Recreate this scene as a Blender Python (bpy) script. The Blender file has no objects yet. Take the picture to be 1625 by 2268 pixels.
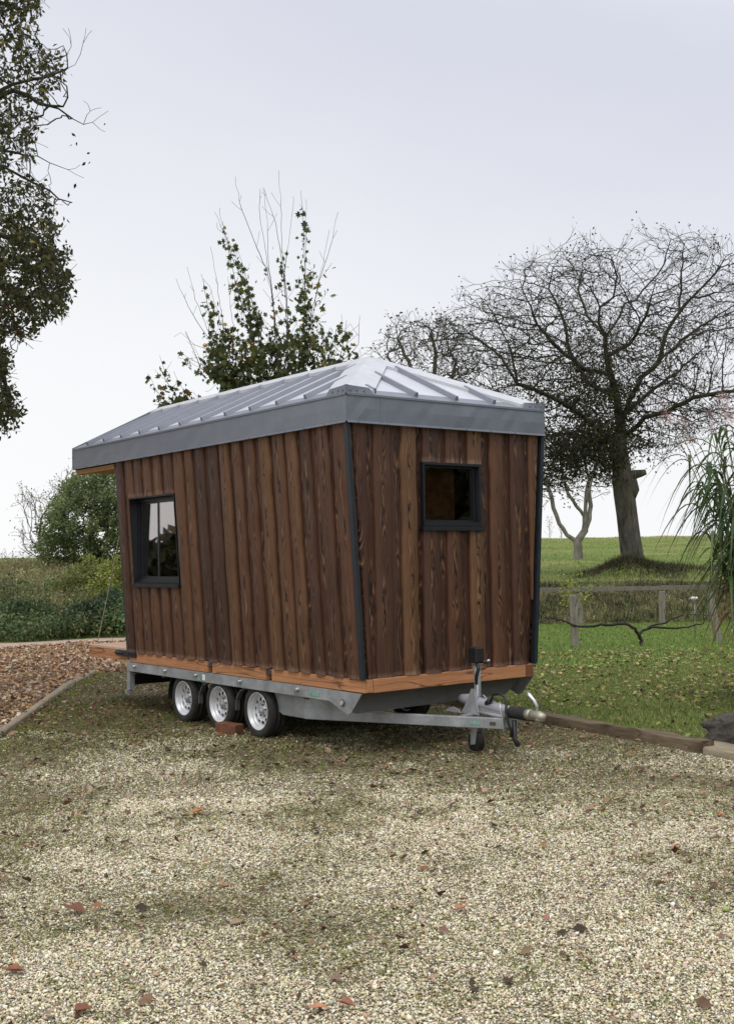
import bpy, math, random
import numpy as np
from mathutils import Vector, Matrix
random.seed(7)
RNG = np.random.default_rng(11)
sc = bpy.context.scene
COL = sc.collection
R = math.radians

# ---------------------------------------------------------------- camera frame (fitted to the photograph)
CAM = np.array([7.926, -7.014, 1.729])
YAW, PITCH, ROLL, FPX = 2.48789, 0.039783, -0.017666, 2568.0
DV = np.array([math.cos(PITCH) * math.cos(YAW), math.cos(PITCH) * math.sin(YAW), math.sin(PITCH)])
_r = np.array([math.sin(YAW), -math.cos(YAW), 0.0]); _u = np.cross(_r, DV)
RV = _r * math.cos(ROLL) + _u * math.sin(ROLL)
UV = -_r * math.sin(ROLL) + _u * math.cos(ROLL)
FH = np.array([math.cos(YAW), math.sin(YAW)])          # level forward
RH = np.array([math.sin(YAW), -math.cos(YAW)])         # level right

def at(px, py, depth):
    """a point seen in direction px,py of the survey sketch, that many metres ahead"""
    return CAM + depth * (DV + RV * (px - 812.5) / FPX - UV * (py - 1134) / FPX)

def st(x, y):
    dx, dy = x - CAM[0], y - CAM[1]
    return dx * FH[0] + dy * FH[1], dx * RH[0] + dy * RH[1]

def xy(s, t):
    return CAM[0] + s * FH[0] + t * RH[0], CAM[1] + s * FH[1] + t * RH[1]

def sstep(a, b, x):
    q = np.clip((x - a) / (b - a), 0, 1)
    return q * q * (3 - 2 * q)

OAK = at(1406, 1270, 38.0); OAK_ST = st(OAK[0], OAK[1])
SR = [-100, 28.6, 29.2, 31.0, 33.0, 38.0, 55.0, 85.0, 130.0, 420.0]
ZR = [0, 0, .10, .50, .78, 1.05, 1.50, 2.92, 2.9, -12.0]
SL = [-100, 27.0, 28.3, 32.0, 45.0, 62.0, 95.0, 420.0]
ZL = [0, 0, .22, .85, 1.45, 2.02, 2.2, -12.0]

def H(x, y):
    x = np.asarray(x, float); y = np.asarray(y, float)
    s, t = st(x, y)
    zr = np.interp(s, SR, ZR); zl = np.interp(s, SL, ZL)
    k = sstep(-4.0, 2.0, t)
    z = zl * (1 - k) + zr * k
    amp = sstep(29, 34, s)
    z = z + amp * (0.05 * np.sin(x * 1.3 + y * .7) * np.cos(y * .9) + 0.03 * np.sin(x * 3.1 - y * 2.3))
    d2 = (x - OAK[0]) ** 2 + (y - OAK[1]) ** 2
    ms, mt = s - OAK_ST[0], t - OAK_ST[1]
    z = z + 0.50 * np.exp(-((ms + 1.0) ** 2 / 1.2 + (mt + .55) ** 2 / .8)) + 0.26 * np.exp(-((ms + .8) ** 2 / 1.2 + (mt - 1.2) ** 2 / 1.6))
    return z

# ---------------------------------------------------------------- object helpers
def tag(o, label=None, cat=None, group=None, kind=None):
    if label: o['label'] = label
    if cat: o['category'] = cat
    if group: o['group'] = group
    if kind: o['kind'] = kind
    return o

def thing(name, loc, label, cat, group=None):
    o = bpy.data.objects.new(name, None); COL.objects.link(o)
    o.location = [float(v) for v in loc]; o.empty_display_size = .2
    return tag(o, label, cat, group)

def wloc(o):
    v = Vector((0, 0, 0))
    while o is not None:
        v += o.location; o = o.parent
    return v

def npmesh(name, V, F, m=None, parent=None, attrs=None, smooth=False, origin=None):
    """V (n,3), F (m,k) or list of such arrays -> one linked mesh object"""
    V = np.asarray(V, np.float32).reshape(-1, 3).copy()
    Fs = [np.asarray(f, np.int32) for f in (F if isinstance(F, list) else [F]) if len(f)]
    off = np.array(wloc(parent)) if parent else (np.array(origin) if origin is not None else np.zeros(3))
    V -= off.astype(np.float32)
    me = bpy.data.meshes.new(name)
    nl = sum(f.size for f in Fs); nf = sum(len(f) for f in Fs)
    me.vertices.add(len(V)); me.vertices.foreach_set('co', V.ravel())
    me.loops.add(nl); me.loops.foreach_set('vertex_index', np.concatenate([f.ravel() for f in Fs]))
    me.polygons.add(nf)
    tot = np.concatenate([np.full(len(f), f.shape[1], np.int32) for f in Fs])
    start = np.concatenate([[0], np.cumsum(tot)[:-1]]).astype(np.int32)
    me.polygons.foreach_set('loop_start', start); me.polygons.foreach_set('loop_total', tot)
    if smooth: me.polygons.foreach_set('use_smooth', np.ones(nf, bool))
    me.update(calc_edges=True)
    for k, (typ, data) in (attrs or {}).items():
        a = me.attributes.new(k, typ, 'POINT')
        data = np.asarray(data, np.float32)
        if typ == 'FLOAT_COLOR':
            if data.shape[1] == 3: data = np.hstack([data, np.ones((len(data), 1), np.float32)])
            a.data.foreach_set('color', data.ravel())
        elif typ == 'FLOAT_VECTOR': a.data.foreach_set('vector', data.ravel())
        else: a.data.foreach_set('value', data.ravel())
    o = bpy.data.objects.new(name, me); COL.objects.link(o)
    if m: me.materials.append(m)
    if parent: o.parent = parent
    elif origin is not None: o.location = [float(v) for v in origin]
    return o

class MB:
    """collects boxes, tubes and lathes into one mesh"""
    def __init__(self): self.v = []; self.f = []; self.sm = []
    def add(self, vs, fs, smooth=False):
        b = len(self.v); self.v += [tuple(map(float, v)) for v in vs]
        self.f += [[b + i for i in f] for f in fs]; self.sm += [smooth] * len(fs)
    def box(self, a, b, bev=0.0):
        x0, y0, z0 = a; x1, y1, z1 = b
        if x0 > x1: x0, x1 = x1, x0
        if y0 > y1: y0, y1 = y1, y0
        if z0 > z1: z0, z1 = z1, z0
        self.hexa([(x0, y0, z0), (x1, y0, z0), (x1, y1, z0), (x0, y1, z0), (x0, y0, z1), (x1, y0, z1), (x1, y1, z1), (x0, y1, z1)], bev)
    def hexa(self, p, bev=0.0):
        F = [[0, 3, 2, 1], [4, 5, 6, 7], [0, 1, 5, 4], [1, 2, 6, 5], [2, 3, 7, 6], [3, 0, 4, 7]]
        if bev <= 0: self.add(p, F); return
        import bmesh
        bm = bmesh.new(); vs = [bm.verts.new(q) for q in p]
        for f in F: bm.faces.new([vs[i] for i in f])
        bm.normal_update()
        bmesh.ops.bevel(bm, geom=list(bm.edges), offset=bev, segments=2, profile=.5, affect='EDGES')
        bm.verts.index_update()
        self.add([v.co[:] for v in bm.verts], [[v.index for v in f.verts] for f in bm.faces]); bm.free()
    def obox(self, c, ax, ay, az, bev=0.0):
        c, ax, ay, az = map(np.asarray, (c, ax, ay, az))
        s = [(-1, -1, -1), (1, -1, -1), (1, 1, -1), (-1, 1, -1), (-1, -1, 1), (1, -1, 1), (1, 1, 1), (-1, 1, 1)]
        self.hexa([c + i * ax + j * ay + k * az for i, j, k in s], bev)
    def tube(self, pts, rad, n=10, smooth=True, cap=True):
        P = [np.array(p, float) for p in pts]; k = len(P)
        rad = [rad] * k if np.isscalar(rad) else rad
        vs = []; up = None
        for i in range(k):
            t = P[min(i + 1, k - 1)] - P[max(i - 1, 0)]; t /= np.linalg.norm(t) + 1e-12
            if up is None: up = np.array([0, 0, 1.]) if abs(t[2]) < .9 else np.array([1., 0, 0])
            a = np.cross(up, t); a /= np.linalg.norm(a) + 1e-12; b = np.cross(t, a); up = b
            for j in range(n):
                w = 2 * math.pi * j / n; vs.append(P[i] + rad[i] * (math.cos(w) * a + math.sin(w) * b))
        fs = [[i * n + j, i * n + (j + 1) % n, (i + 1) * n + (j + 1) % n, (i + 1) * n + j] for i in range(k - 1) for j in range(n)]
        self.add(vs, fs, smooth)
        if cap: self.add(vs[:n], [list(range(n))[::-1]]); self.add(vs[-n:], [list(range(n))])
    def cyl(self, a, b, r, n=16): self.tube([a, b], r, n)
    def lathe(self, c, prof, n=40, skip=None, smooth=True):
        """profile of (radius, y offset) turned about the y axis through c"""
        vs = []; k = len(prof)
        for r, y in prof:
            for j in range(n):
                w = 2 * math.pi * j / n; vs.append((c[0] + r * math.cos(w), c[1] + y, c[2] + r * math.sin(w)))
        fs = [[i * n + j, i * n + (j + 1) % n, (i + 1) * n + (j + 1) % n, (i + 1) * n + j] for i in range(k - 1) for j in range(n) if not (skip and skip(i, j))]
        self.add(vs, fs, smooth)
    def prism(self, poly, dirv):
        n = len(poly); d = np.asarray(dirv, float)
        vs = [np.asarray(p, float) for p in poly] + [np.asarray(p, float) + d for p in poly]
        self.add(vs, [list(range(n))[::-1], list(range(n, 2 * n))] + [[i, (i + 1) % n, n + (i + 1) % n, n + i] for i in range(n)])
    def build(self, name, m, parent=None, origin=None):
        off = wloc(parent) if parent else Vector(origin if origin is not None else (0, 0, 0))
        me = bpy.data.meshes.new(name)
        me.from_pydata([tuple(Vector(v) - off) for v in self.v], [], self.f)
        me.polygons.foreach_set('use_smooth', self.sm); me.materials.append(m)
        import bmesh
        bm = bmesh.new(); bm.from_mesh(me); bmesh.ops.remove_doubles(bm, verts=bm.verts, dist=1e-6)
        bmesh.ops.recalc_face_normals(bm, faces=bm.faces); bm.to_mesh(me); bm.free(); me.update()
        o = bpy.data.objects.new(name, me); COL.objects.link(o)
        if parent: o.parent = parent
        else: o.location = off
        return o

# ---------------------------------------------------------------- materials
class NT:
    def __init__(self, name):
        self.m = bpy.data.materials.new(name); self.m.use_nodes = True
        self.t = self.m.node_tree; self.t.nodes.clear()
        self.out = self.t.nodes.new('ShaderNodeOutputMaterial')
    def n(self, typ, **kw):
        nd = self.t.nodes.new(typ)
        for k, v in kw.items():
            if k.startswith('_'): setattr(nd, k[1:], v)
            else: self.put(nd.inputs[k.replace('__', ' ')], v)
        return nd
    def put(self, sock, v):
        if hasattr(v, 'is_output') or isinstance(v, bpy.types.NodeSocket): self.t.links.new(v, sock)
        elif isinstance(v, (tuple, list)) and len(v) == 3 and sock.type == 'RGBA': sock.default_value = (*v, 1)
        else: sock.default_value = v
    def math(self, op, a, b=0.0, c=0.0, clamp=False):
        nd = self.t.nodes.new('ShaderNodeMath'); nd.operation = op; nd.use_clamp = clamp
        for i, v in enumerate((a, b, c)): self.put(nd.inputs[i], v)
        return nd.outputs[0]
    def vmul(self, v, s):
        nd = self.t.nodes.new('ShaderNodeVectorMath'); nd.operation = 'MULTIPLY'
        self.put(nd.inputs[0], v); self.put(nd.inputs[1], s); return nd.outputs[0]
    def noise(self, v, scale, detail=3, rough=.5, dim='3D'):
        nd = self.n('ShaderNodeTexNoise', _noise_dimensions=dim, Scale=scale, Detail=detail, Roughness=rough)
        if v is not None: self.put(nd.inputs['Vector'], v)
        return nd.outputs['Fac']
    def ramp(self, f, stops, interp='LINEAR'):
        nd = self.t.nodes.new('ShaderNodeValToRGB'); nd.color_ramp.interpolation = interp
        e = nd.color_ramp.elements
        while len(e) < len(stops): e.new(.5)
        for el, (p, c) in zip(e, stops):
            el.position = p; el.color = (*c, 1) if not np.isscalar(c) else (c, c, c, 1)
        self.put(nd.inputs[0], f); return nd.outputs[0]
    def mix(self, f, a, b, mode='MIX'):
        nd = self.t.nodes.new('ShaderNodeMix'); nd.data_type = 'RGBA'; nd.blend_type = mode
        self.put(nd.inputs[0], f); self.put(nd.inputs[6], a); self.put(nd.inputs[7], b); return nd.outputs[2]
    def xyz(self, v):
        nd = self.n('ShaderNodeSeparateXYZ', Vector=v); return nd.outputs
    def comb(self, x, y, z):
        return self.n('ShaderNodeCombineXYZ', X=x, Y=y, Z=z).outputs[0]
    def pos(self): return self.n('ShaderNodeNewGeometry').outputs['Position']
    def obj(self): return self.n('ShaderNodeTexCoord').outputs['Object']
    def attr(self, name): return self.n('ShaderNodeAttribute', _attribute_name=name)
    def bump(self, h, strength=.3, dist=.01):
        return self.n('ShaderNodeBump', Height=h, Strength=strength, Distance=dist).outputs[0]
    def bsdf(self, col, rough=.6, normal=None, **kw):
        b = self.t.nodes.new('ShaderNodeBsdfPrincipled')
        self.put(b.inputs['Base Color'], col); self.put(b.inputs['Roughness'], rough)
        if normal is not None: self.put(b.inputs['Normal'], normal)
        for k, v in kw.items(): self.put(b.inputs[k.replace('__', ' ')], v)
        self.t.links.new(b.outputs[0], self.out.inputs[0]); return b

def simple(name, c, rough=.6, var=.15, scale=20., metallic=0., bump=.1, bscale=80., spec=.5, stretch=(1, 1, 1)):
    t = NT(name); p = t.vmul(t.pos(), stretch)
    n1 = t.noise(p, scale, 4, .6); n2 = t.noise(p, bscale, 3, .6)
    col = t.mix(1.0, c, t.ramp(n1, [(.25, 1 - var), (.75, 1 + var)]), 'MULTIPLY')
    rr = t.math('MULTIPLY_ADD', n1, .2, rough - .1)
    t.bsdf(col, rr, t.bump(n2, bump, .004), Metallic=metallic, Specular__IOR__Level=spec); return t.m

M = {}
def board_material():
    t = NT('stained_larch_boards')
    b = t.attr('bco').outputs['Vector']; u, v, w = t.xyz(b)
    wid = t.math('MULTIPLY', w, 41.0)
    slow = t.noise(t.comb(t.math('MULTIPLY', u, 5.0), t.math('MULTIPLY', v, 1.35), wid), 1.0, 3, .6)
    mid = t.noise(t.comb(t.math('MULTIPLY', u, 26.0), t.math('MULTIPLY', v, 2.6), wid), 1.0, 3, .6)
    fine = t.noise(t.comb(t.math('MULTIPLY', u, 230.0), t.math('MULTIPLY', v, 5.0), wid), 1.0, 2, .6)
    usq = t.math('MULTIPLY', t.math('MULTIPLY', u, u), 210.0)
    ring = t.math('ADD', t.math('ADD', usq, t.math('MULTIPLY', slow, 3.4)), t.math('MULTIPLY', mid, .55))
    wave = t.math('SINE', t.math('MULTIPLY', ring, 17.0))
    centre = t.math('SUBTRACT', 1.0, t.math('MULTIPLY', t.math('ABSOLUTE', u), 13.5), clamp=True)
    cut = t.noise(t.comb(t.math('MULTIPLY', u, 22.0), t.math('MULTIPLY', v, 2.6), t.math('ADD', wid, 9.0)), 1.0, 2, .5)
    hi = t.math('MULTIPLY', t.math('MULTIPLY', t.math('SUBTRACT', wave, .45, clamp=True), centre), t.math('MULTIPLY', t.math('SUBTRACT', cut, .42, clamp=True), 9.0), clamp=True)
    lo = t.math('MULTIPLY', t.math('MULTIPLY', t.math('SUBTRACT', t.math('MULTIPLY', wave, -1.0), .5, clamp=True), centre), t.math('MULTIPLY', t.math('SUBTRACT', cut, .34, clamp=True), 9.0), clamp=True)
    base = t.ramp(w, [(0, (.042, .018, .0105)), (.22, (.074, .030, .0165)), (.40, (.060, .028, .017)), (.55, (.110, .049, .025)), (.68, (.088, .036, .0195)), (.82, (.118, .054, .026)), (1, (.138, .067, .031))])
    tone = t.ramp(slow, [(.25, .72), (.55, 1.0), (.8, 1.3)])
    c = t.mix(1.0, base, tone, 'MULTIPLY')
    c = t.mix(1.0, c, t.ramp(fine, [(.25, .72), (.75, 1.25)]), 'MULTIPLY')
    red = t.noise(t.comb(t.math('MULTIPLY', u, 9.0), t.math('MULTIPLY', v, .9), t.math('ADD', wid, 3.0)), 1.0, 2, .5)
    c = t.mix(t.math('MULTIPLY', t.math('SUBTRACT', red, .5, clamp=True), .9, clamp=True), c, (.125, .046, .024))
    c = t.mix(t.math('MULTIPLY', hi, .72, clamp=True), c, (.27, .155, .078))
    c = t.mix(t.math('MULTIPLY', lo, 1.2, clamp=True), c, (.012, .007, .006))
    kn = t.n('ShaderNodeTexVoronoi', _feature='F1', Scale=1.0, Vector=t.comb(t.math('MULTIPLY', u, 9.0), t.math('MULTIPLY', v, 2.3), wid))
    spot = t.math('SUBTRACT', 1.0, t.math('MULTIPLY', kn.outputs['Distance'], 7.5), clamp=True)
    pick = t.math('GREATER_THAN', t.xyz(kn.outputs['Color'])[0], .58)
    c = t.mix(t.math('MULTIPLY', spot, pick, clamp=True), c, (.016, .008, .006))
    h = t.math('ADD', t.math('MULTIPLY', wave, t.math('MULTIPLY', centre, .35)), fine)
    t.bsdf(c, t.math('MULTIPLY_ADD', fine, .25, .42), t.bump(h, .55, .004), Specular__IOR__Level=.35)
    return t.m

def wood(name, light, dark, rough=.65, axis=0, bump=.35, crack=True, dirt=.0):
    t = NT(name); p = t.pos()
    k = [26., 26., 26.]; k[axis] = 1.2
    a = t.noise(t.vmul(p, tuple(k)), 1.0, 4, .6); k2 = [150., 150., 150.]; k2[axis] = 5.
    f = t.noise(t.vmul(p, tuple(k2)), 1.0, 2, .6)
    c = t.mix(t.ramp(a, [(.3, 0.), (.7, 1.)]), light, dark)
    c = t.mix(1.0, c, t.ramp(f, [(.25, .78), (.75, 1.18)]), 'MULTIPLY')
    if crack:
        k3 = [7., 7., 7.]; k3[axis] = .55
        q = t.noise(t.vmul(p, tuple(k3)), 1.0, 2, .5)
        line = t.math('SUBTRACT', 1.0, t.math('MULTIPLY', t.math('ABSOLUTE', t.math('SUBTRACT', q, .5)), 90.0), clamp=True)
        c = t.mix(t.math('MULTIPLY', line, .8), c, tuple(v * .15 for v in dark))
        kn = t.n('ShaderNodeTexVoronoi', _feature='F1', Scale=1.0, Vector=t.vmul(p, tuple(3.2 if i == axis else 9. for i in range(3))))
        c = t.mix(t.math('SUBTRACT', 1.0, t.math('MULTIPLY', kn.outputs['Distance'], 9.0), clamp=True), c, tuple(v * .35 for v in dark))
    if dirt:
        d = t.noise(p, 3.0, 5, .65)
        c = t.mix(t.math('MULTIPLY', t.ramp(d, [(.4, 0.), (.7, 1.)]), dirt), c, (.05, .06, .03))
    t.bsdf(c, rough, t.bump(t.math('ADD', a, t.math('MULTIPLY', f, .5)), bump, .004), Specular__IOR__Level=.3); return t.m

def leafmat(name, trans=.35, rough=.5):
    t = NT(name); c = t.attr('col').outputs['Color']
    n = t.noise(t.pos(), 60., 2, .5)
    c = t.mix(1.0, c, t.ramp(n, [(.25, .8), (.75, 1.2)]), 'MULTIPLY')
    b = t.bsdf(c, rough, Specular__IOR__Level=.3)
    tr = t.n('ShaderNodeBsdfTranslucent', Color=c)
    mx = t.n('ShaderNodeMixShader', Fac=trans); t.t.links.new(b.outputs[0], mx.inputs[1]); t.t.links.new(tr.outputs[0], mx.inputs[2])
    t.t.links.new(mx.outputs[0], t.out.inputs[0]); return t.m

def barkmat(name, a, b, scale=6.):
    t = NT(name); p = t.pos()
    n1 = t.noise(t.vmul(p, (scale * 1.6, scale * 1.6, scale * .35)), 1.0, 5, .65); n2 = t.noise(p, 2.0, 3, .6)
    c = t.mix(t.ramp(n1, [(.35, 0.), (.68, 1.)]), a, b)
    c = t.mix(t.math('MULTIPLY', t.ramp(n2, [(.45, 0.), (.7, 1.)]), .4), c, (.09, .10, .05))
    t.bsdf(c, .9, t.bump(n1, .8, .03), Specular__IOR__Level=.15); return t.m

def metal(name, c, rough=.4, metallic=.8, spang=True, var=.12):
    t = NT(name); p = t.pos()
    n = t.noise(p, 5.0, 4, .6)
    c2 = t.mix(1.0, c, t.ramp(n, [(.25, 1 - var), (.75, 1 + var)]), 'MULTIPLY')
    if spang:
        v = t.n('ShaderNodeTexVoronoi', _feature='F1', Scale=70., Vector=p).outputs['Color']
        c2 = t.mix(.25, c2, t.mix(1.0, c2, t.ramp(t.xyz(v)[0], [(0, .65), (1, 1.3)]), 'MULTIPLY'))
    f = t.noise(p, 40., 3, .6)
    t.bsdf(c2, t.math('MULTIPLY_ADD', f, .2, rough - .1), t.bump(n, .05, .02), Metallic=metallic); return t.m
M['board'] = board_material()
M['beam'] = wood('orange_larch_beam', (.52, .25, .115), (.37, .165, .075), .7, axis=0)
M['beam_y'] = wood('orange_larch_beam_end', (.52, .25, .115), (.37, .165, .075), .7, axis=1)
M['deckwood'] = wood('deck_planks', (.66, .45, .32), (.54, .34, .23), .75, axis=1, crack=False)
M['soffit'] = wood('soffit_planks', (.42, .25, .11), (.30, .17, .07), .7, axis=0, crack=False)
M['ply'] = wood('plywood', (.22, .115, .055), (.15, .075, .033), .6, axis=2, crack=False)
M['blockwood'] = wood('block_wood', (.20, .085, .045), (.13, .055, .03), .8, axis=1)
M['greywood'] = wood('weathered_grey_wood', (.34, .315, .26), (.20, .185, .15), .9, axis=2, dirt=.5)
M['railwood'] = wood('weathered_rail_wood', (.25, .23, .19), (.14, .13, .105), .9, axis=0, crack=False, dirt=.4)
M['sleeper'] = wood('old_sleeper_wood', (.20, .15, .09), (.10, .07, .045), .9, axis=0, dirt=.3)
M['edging'] = wood('edging_board', (.34, .29, .20), (.23, .19, .13), .9, axis=0, crack=False, dirt=.35)
M['roof'] = metal('coated_roof_steel', (.55, .562, .60), .40, .18, False, .06)
M['seam'] = metal('shaded_roof_steel_seam', (.25, .26, .30), .40, .3, False, .06)  # roof steel darkened, shading of the rib sides put into the colour
M['cap'] = metal('coated_roof_steel_cap', (.52, .53, .56), .45, .2, False, .12)
M['fascia'] = metal('slate_grey_coated_steel', (.170, .186, .222), .42, .15, False, .10)
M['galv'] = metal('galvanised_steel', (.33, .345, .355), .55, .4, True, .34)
M['galvdark'] = metal('dull_shaded_galvanised_steel', (.13, .13, .125), .6, .35, True)  # darker galv; on the cross members it carries the shade under the overhang
M['bright'] = metal('bright_zinc', (.62, .62, .60), .35, .85, False)
M['head'] = metal('dirty_zinc_casting', (.42, .40, .32), .5, .6, True, .3)
M['rim'] = metal('silver_painted_rim', (.62, .63, .64), .38, .35, False, .08)
M['overrun'] = simple('grey_coupling_paint', (.30, .30, .33), .45, .12)
M['black'] = simple('black_plastic', (.012, .012, .013), .5, .2)
M['rubber'] = simple('dusty_black_rubber', (.024, .022, .019), .85, .7, 14.)
M['anthracite'] = simple('anthracite_frame', (.009, .011, .016), .42, .1, 10., bump=.03)
M['trim'] = simple('black_corner_trim', (.014, .02, .027), .45, .2, 10., bump=.03)
M['white'] = simple('white_plastic', (.75, .75, .72), .5, .05)
M['green'] = simple('green_sticker', (.16, .36, .29), .6, .5, 60.)
M['rope'] = simple('pale_rope', (.42, .38, .30), .9, .3, 120.)
M['lens'] = simple('clear_lamp_lens', (.45, .45, .42), .2, .1)
M['nameplate'] = simple('dark_nameplate', (.07, .065, .045), .5, .8, 160.)
def glass():
    t = NT('window_glass')
    tr = t.n('ShaderNodeBsdfTransparent', Color=(.72, .68, .64)); gl = t.n('ShaderNodeBsdfGlossy', Color=(.92, .88, .88), Roughness=.015)
    ge = t.n('ShaderNodeNewGeometry'); dt = t.t.nodes.new('ShaderNodeVectorMath'); dt.operation = 'DOT_PRODUCT'
    t.t.links.new(ge.outputs['Incoming'], dt.inputs[0]); t.t.links.new(ge.outputs['Normal'], dt.inputs[1])
    fr = t.math('POWER', t.math('SUBTRACT', 1.0, t.math('ABSOLUTE', dt.outputs['Value'])), 4.0)
    mx = t.n('ShaderNodeMixShader', Fac=t.math('MULTIPLY_ADD', fr, 2.6, .16, clamp=True))
    t.t.links.new(tr.outputs[0], mx.inputs[1]); t.t.links.new(gl.outputs[0], mx.inputs[2]); t.t.links.new(mx.outputs[0], t.out.inputs[0]); return t.m
M['glass'] = glass()

# ---------------------------------------------------------------- tiny house on its trailer
L, WB, WT, ZB, ZT, ZTOP = 4.497, 1.007, 1.137, .696, 2.883, 2.899
WTF = 1.177
house = thing('tiny_house', (-2.2, 0, 0), 'dark brown timber tiny house with grey metal roof on a three axle galvanised trailer', 'tiny house')

def lean(z, wt=WT): return WB + (wt - WB) * (z - ZB) / (ZT - ZB)

def smooth_noise(n, rng, cell=6):
    k = rng.normal(0, 1, n // cell + 3)
    x = np.arange(n) / cell; i = x.astype(int); f = x - i; f = f * f * (3 - 2 * f)
    return k[i] * (1 - f) + k[i + 1] * f

def board_wall(name, P, nrm, ulo, uhi, z0, z1, hole, pitch, wide, seed, parent, core=.08):
    """P(u,z)->surface point; ulo(z),uhi(z) the wall's edges; hole=(u0,u1,z0,z1) or None"""
    rng = np.random.default_rng(seed)
    nrm = np.asarray(nrm, float); V = []; F = []; A = []
    umin = min(ulo(z0), ulo(z1)); umax = max(uhi(z0), uhi(z1))
    ZG = np.linspace(z0 - .05, z1 + .05, 60)
    def piece(uc, w, d, za, zb_, cid, lo, hi, nz):
        n = max(3, int((zb_ - za) / .045)); zs = np.linspace(za, zb_, n)
        e1, e2, dd = (np.interp(zs, ZG, q) for q in nz); dd = d + dd
        b0 = len(V); cnt = 0; ok = []
        for i, z in enumerate(zs):
            a = max(uc - w / 2 + e1[i], lo(z)); b = min(uc + w / 2 + e2[i], hi(z)); 
            ok.append(b - a > .012); b = max(b, a + .012)
            c = min(.012, (b - a) * .3)
            for u, dp in ((a, -.004), (a + c * .12, dd[i] - .013), (a + c, dd[i]), (b - c, dd[i]), (b - c * .12, dd[i] - .013), (b, -.004)):
                V.append(P(u, z) + nrm * dp); A.append((u - uc, z, cid))
        for i in range(n - 1):
            if not (ok[i] and ok[i + 1]): continue
            for j in range(5): F.append((b0 + i * 6 + j, b0 + i * 6 + j + 1, b0 + (i + 1) * 6 + j + 1, b0 + (i + 1) * 6 + j))
        if ok[0]: F.append((b0 + 1, b0 + 2, b0 + 3, b0 + 4)); F.append((b0, b0 + 1, b0 + 4, b0 + 5))
        k = b0 + (n - 1) * 6
        if ok[-1]: F.append((k + 4, k + 3, k + 2, k + 1)); F.append((k + 5, k + 4, k + 1, k))
    def run(uc, w, d, cid, wv, z0_, z1_):
        wav = (smooth_noise(60, rng, 5) * wv + smooth_noise(60, rng, 2) * wv * .35, smooth_noise(60, rng, 5) * wv + smooth_noise(60, rng, 2) * wv * .35, smooth_noise(60, rng, 8) * .0012)
        if hole and uc + w / 2 > hole[0] and uc - w / 2 < hole[1]:
            cl, cr_ = ulo, uhi                                  # a board beside the opening is ripped lengthwise
            if uc - w / 2 < hole[0] - .03: cl = lambda z: hole[0]; piece(uc, w, d, z0_, z1_, cid, ulo, cl, wav)
            if uc + w / 2 > hole[1] + .03: cr_ = lambda z: hole[1]; piece(uc, w, d, z0_, z1_, cid, cr_, uhi, wav)
            piece(uc, w, d, z0_, hole[2], cid, cl, cr_, wav); piece(uc, w, d, hole[3], z1_, cid, cl, cr_, wav)
        else: piece(uc, w, d, z0_, z1_, cid, ulo, uhi, wav)
    u = umin + .06; k = 0
    while u < umax + pitch:
        jit = rng.normal(0, .014)
        run(u + pitch / 2 + jit, pitch - .01, .005 + rng.uniform(-.002, .002), rng.uniform(0, .5), .002, z0 + .004, z1)  # under boards darker: own wood tone plus shade of the gaps as colour
        run(u + rng.normal(0, .012), wide * rng.uniform(.86, 1.14), .034 + rng.uniform(-.004, .004), rng.uniform(.28, 1.0), .0042, z0 - rng.uniform(0, .003), z1)  # over boards lighter: own wood tone plus the light they catch as colour
        u += pitch; k += 1
    # the wall behind the boards, in pieces round the opening
    def slab(ua, ub, za, zb_):
        b0 = len(V)
        for dp in (-core, -.001):
            for z, s in ((za, 0), (zb_, 1)):
                for q in (ua, ub):
                    V.append(P(q(z), z) + nrm * dp); A.append((q(z), z, .2))
        for f in ((0, 1, 3, 2), (4, 6, 7, 5), (0, 4, 5, 1), (2, 3, 7, 6), (0, 2, 6, 4), (1, 5, 7, 3)): F.append(tuple(b0 + i for i in f))
    if hole:
        c0 = lambda z: hole[0] - .001; c1 = lambda z: hole[1] + .001
        slab(ulo, c0, z0, z1); slab(c1, uhi, z0, z1); slab(c0, c1, z0, hole[2]); slab(c0, c1, hole[3], z1)
    else: slab(ulo, uhi, z0, z1)
    return npmesh(name, V, np.array(F), M['board'], parent, {'bco': ('FLOAT_VECTOR', np.array(A))})

SW = (-4.205, -3.125, 1.492, 2.462)     # side window opening x0,x1,z0,z1
FW = (-.336, .366, 2.005, 2.582)        # front window opening y0,y1,z0,z1
ns = np.array([0, -1, -.064]); ns /= np.linalg.norm(ns)
side = board_wall('side_wall', lambda u, z: np.array([u, -lean(z), z]), ns, lambda z: -L, lambda z: 0.0, ZB, ZTOP, SW, .240, .162, 3, house)
front = board_wall('front_wall', lambda u, z: np.array([0, u, z]), (1, 0, 0), lambda z: -lean(z) + .035, lambda z: lean(z, WTF) - .03, ZB, ZTOP, FW, .268, .180, 5, house)
board_wall('side_wall', lambda u, z: np.array([u, lean(z, WTF), z]), (0, 1, -.07), lambda z: -L, lambda z: 0.0, ZB, ZTOP, None, .312, .198, 8, house)
board_wall('rear_wall', lambda u, z: np.array([-L, u, z]), (-1, 0, 0), lambda z: -lean(z) + .03, lambda z: lean(z, WTF) - .03, ZB, ZTOP, None, .335, .20, 9, house)

def along(y0s, z0, z1, x0, x1, d0, d1, name, m, sgn=-1, wt=WT):
    b = MB(); p = []
    for z in (z0, z1):
        y = lean(z, wt)
        p += [(x0, sgn * (y + d1), z), (x1, sgn * (y + d1), z), (x1, sgn * (y + d0), z), (x0, sgn * (y + d0), z)]
    b.hexa(p); return b
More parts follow.
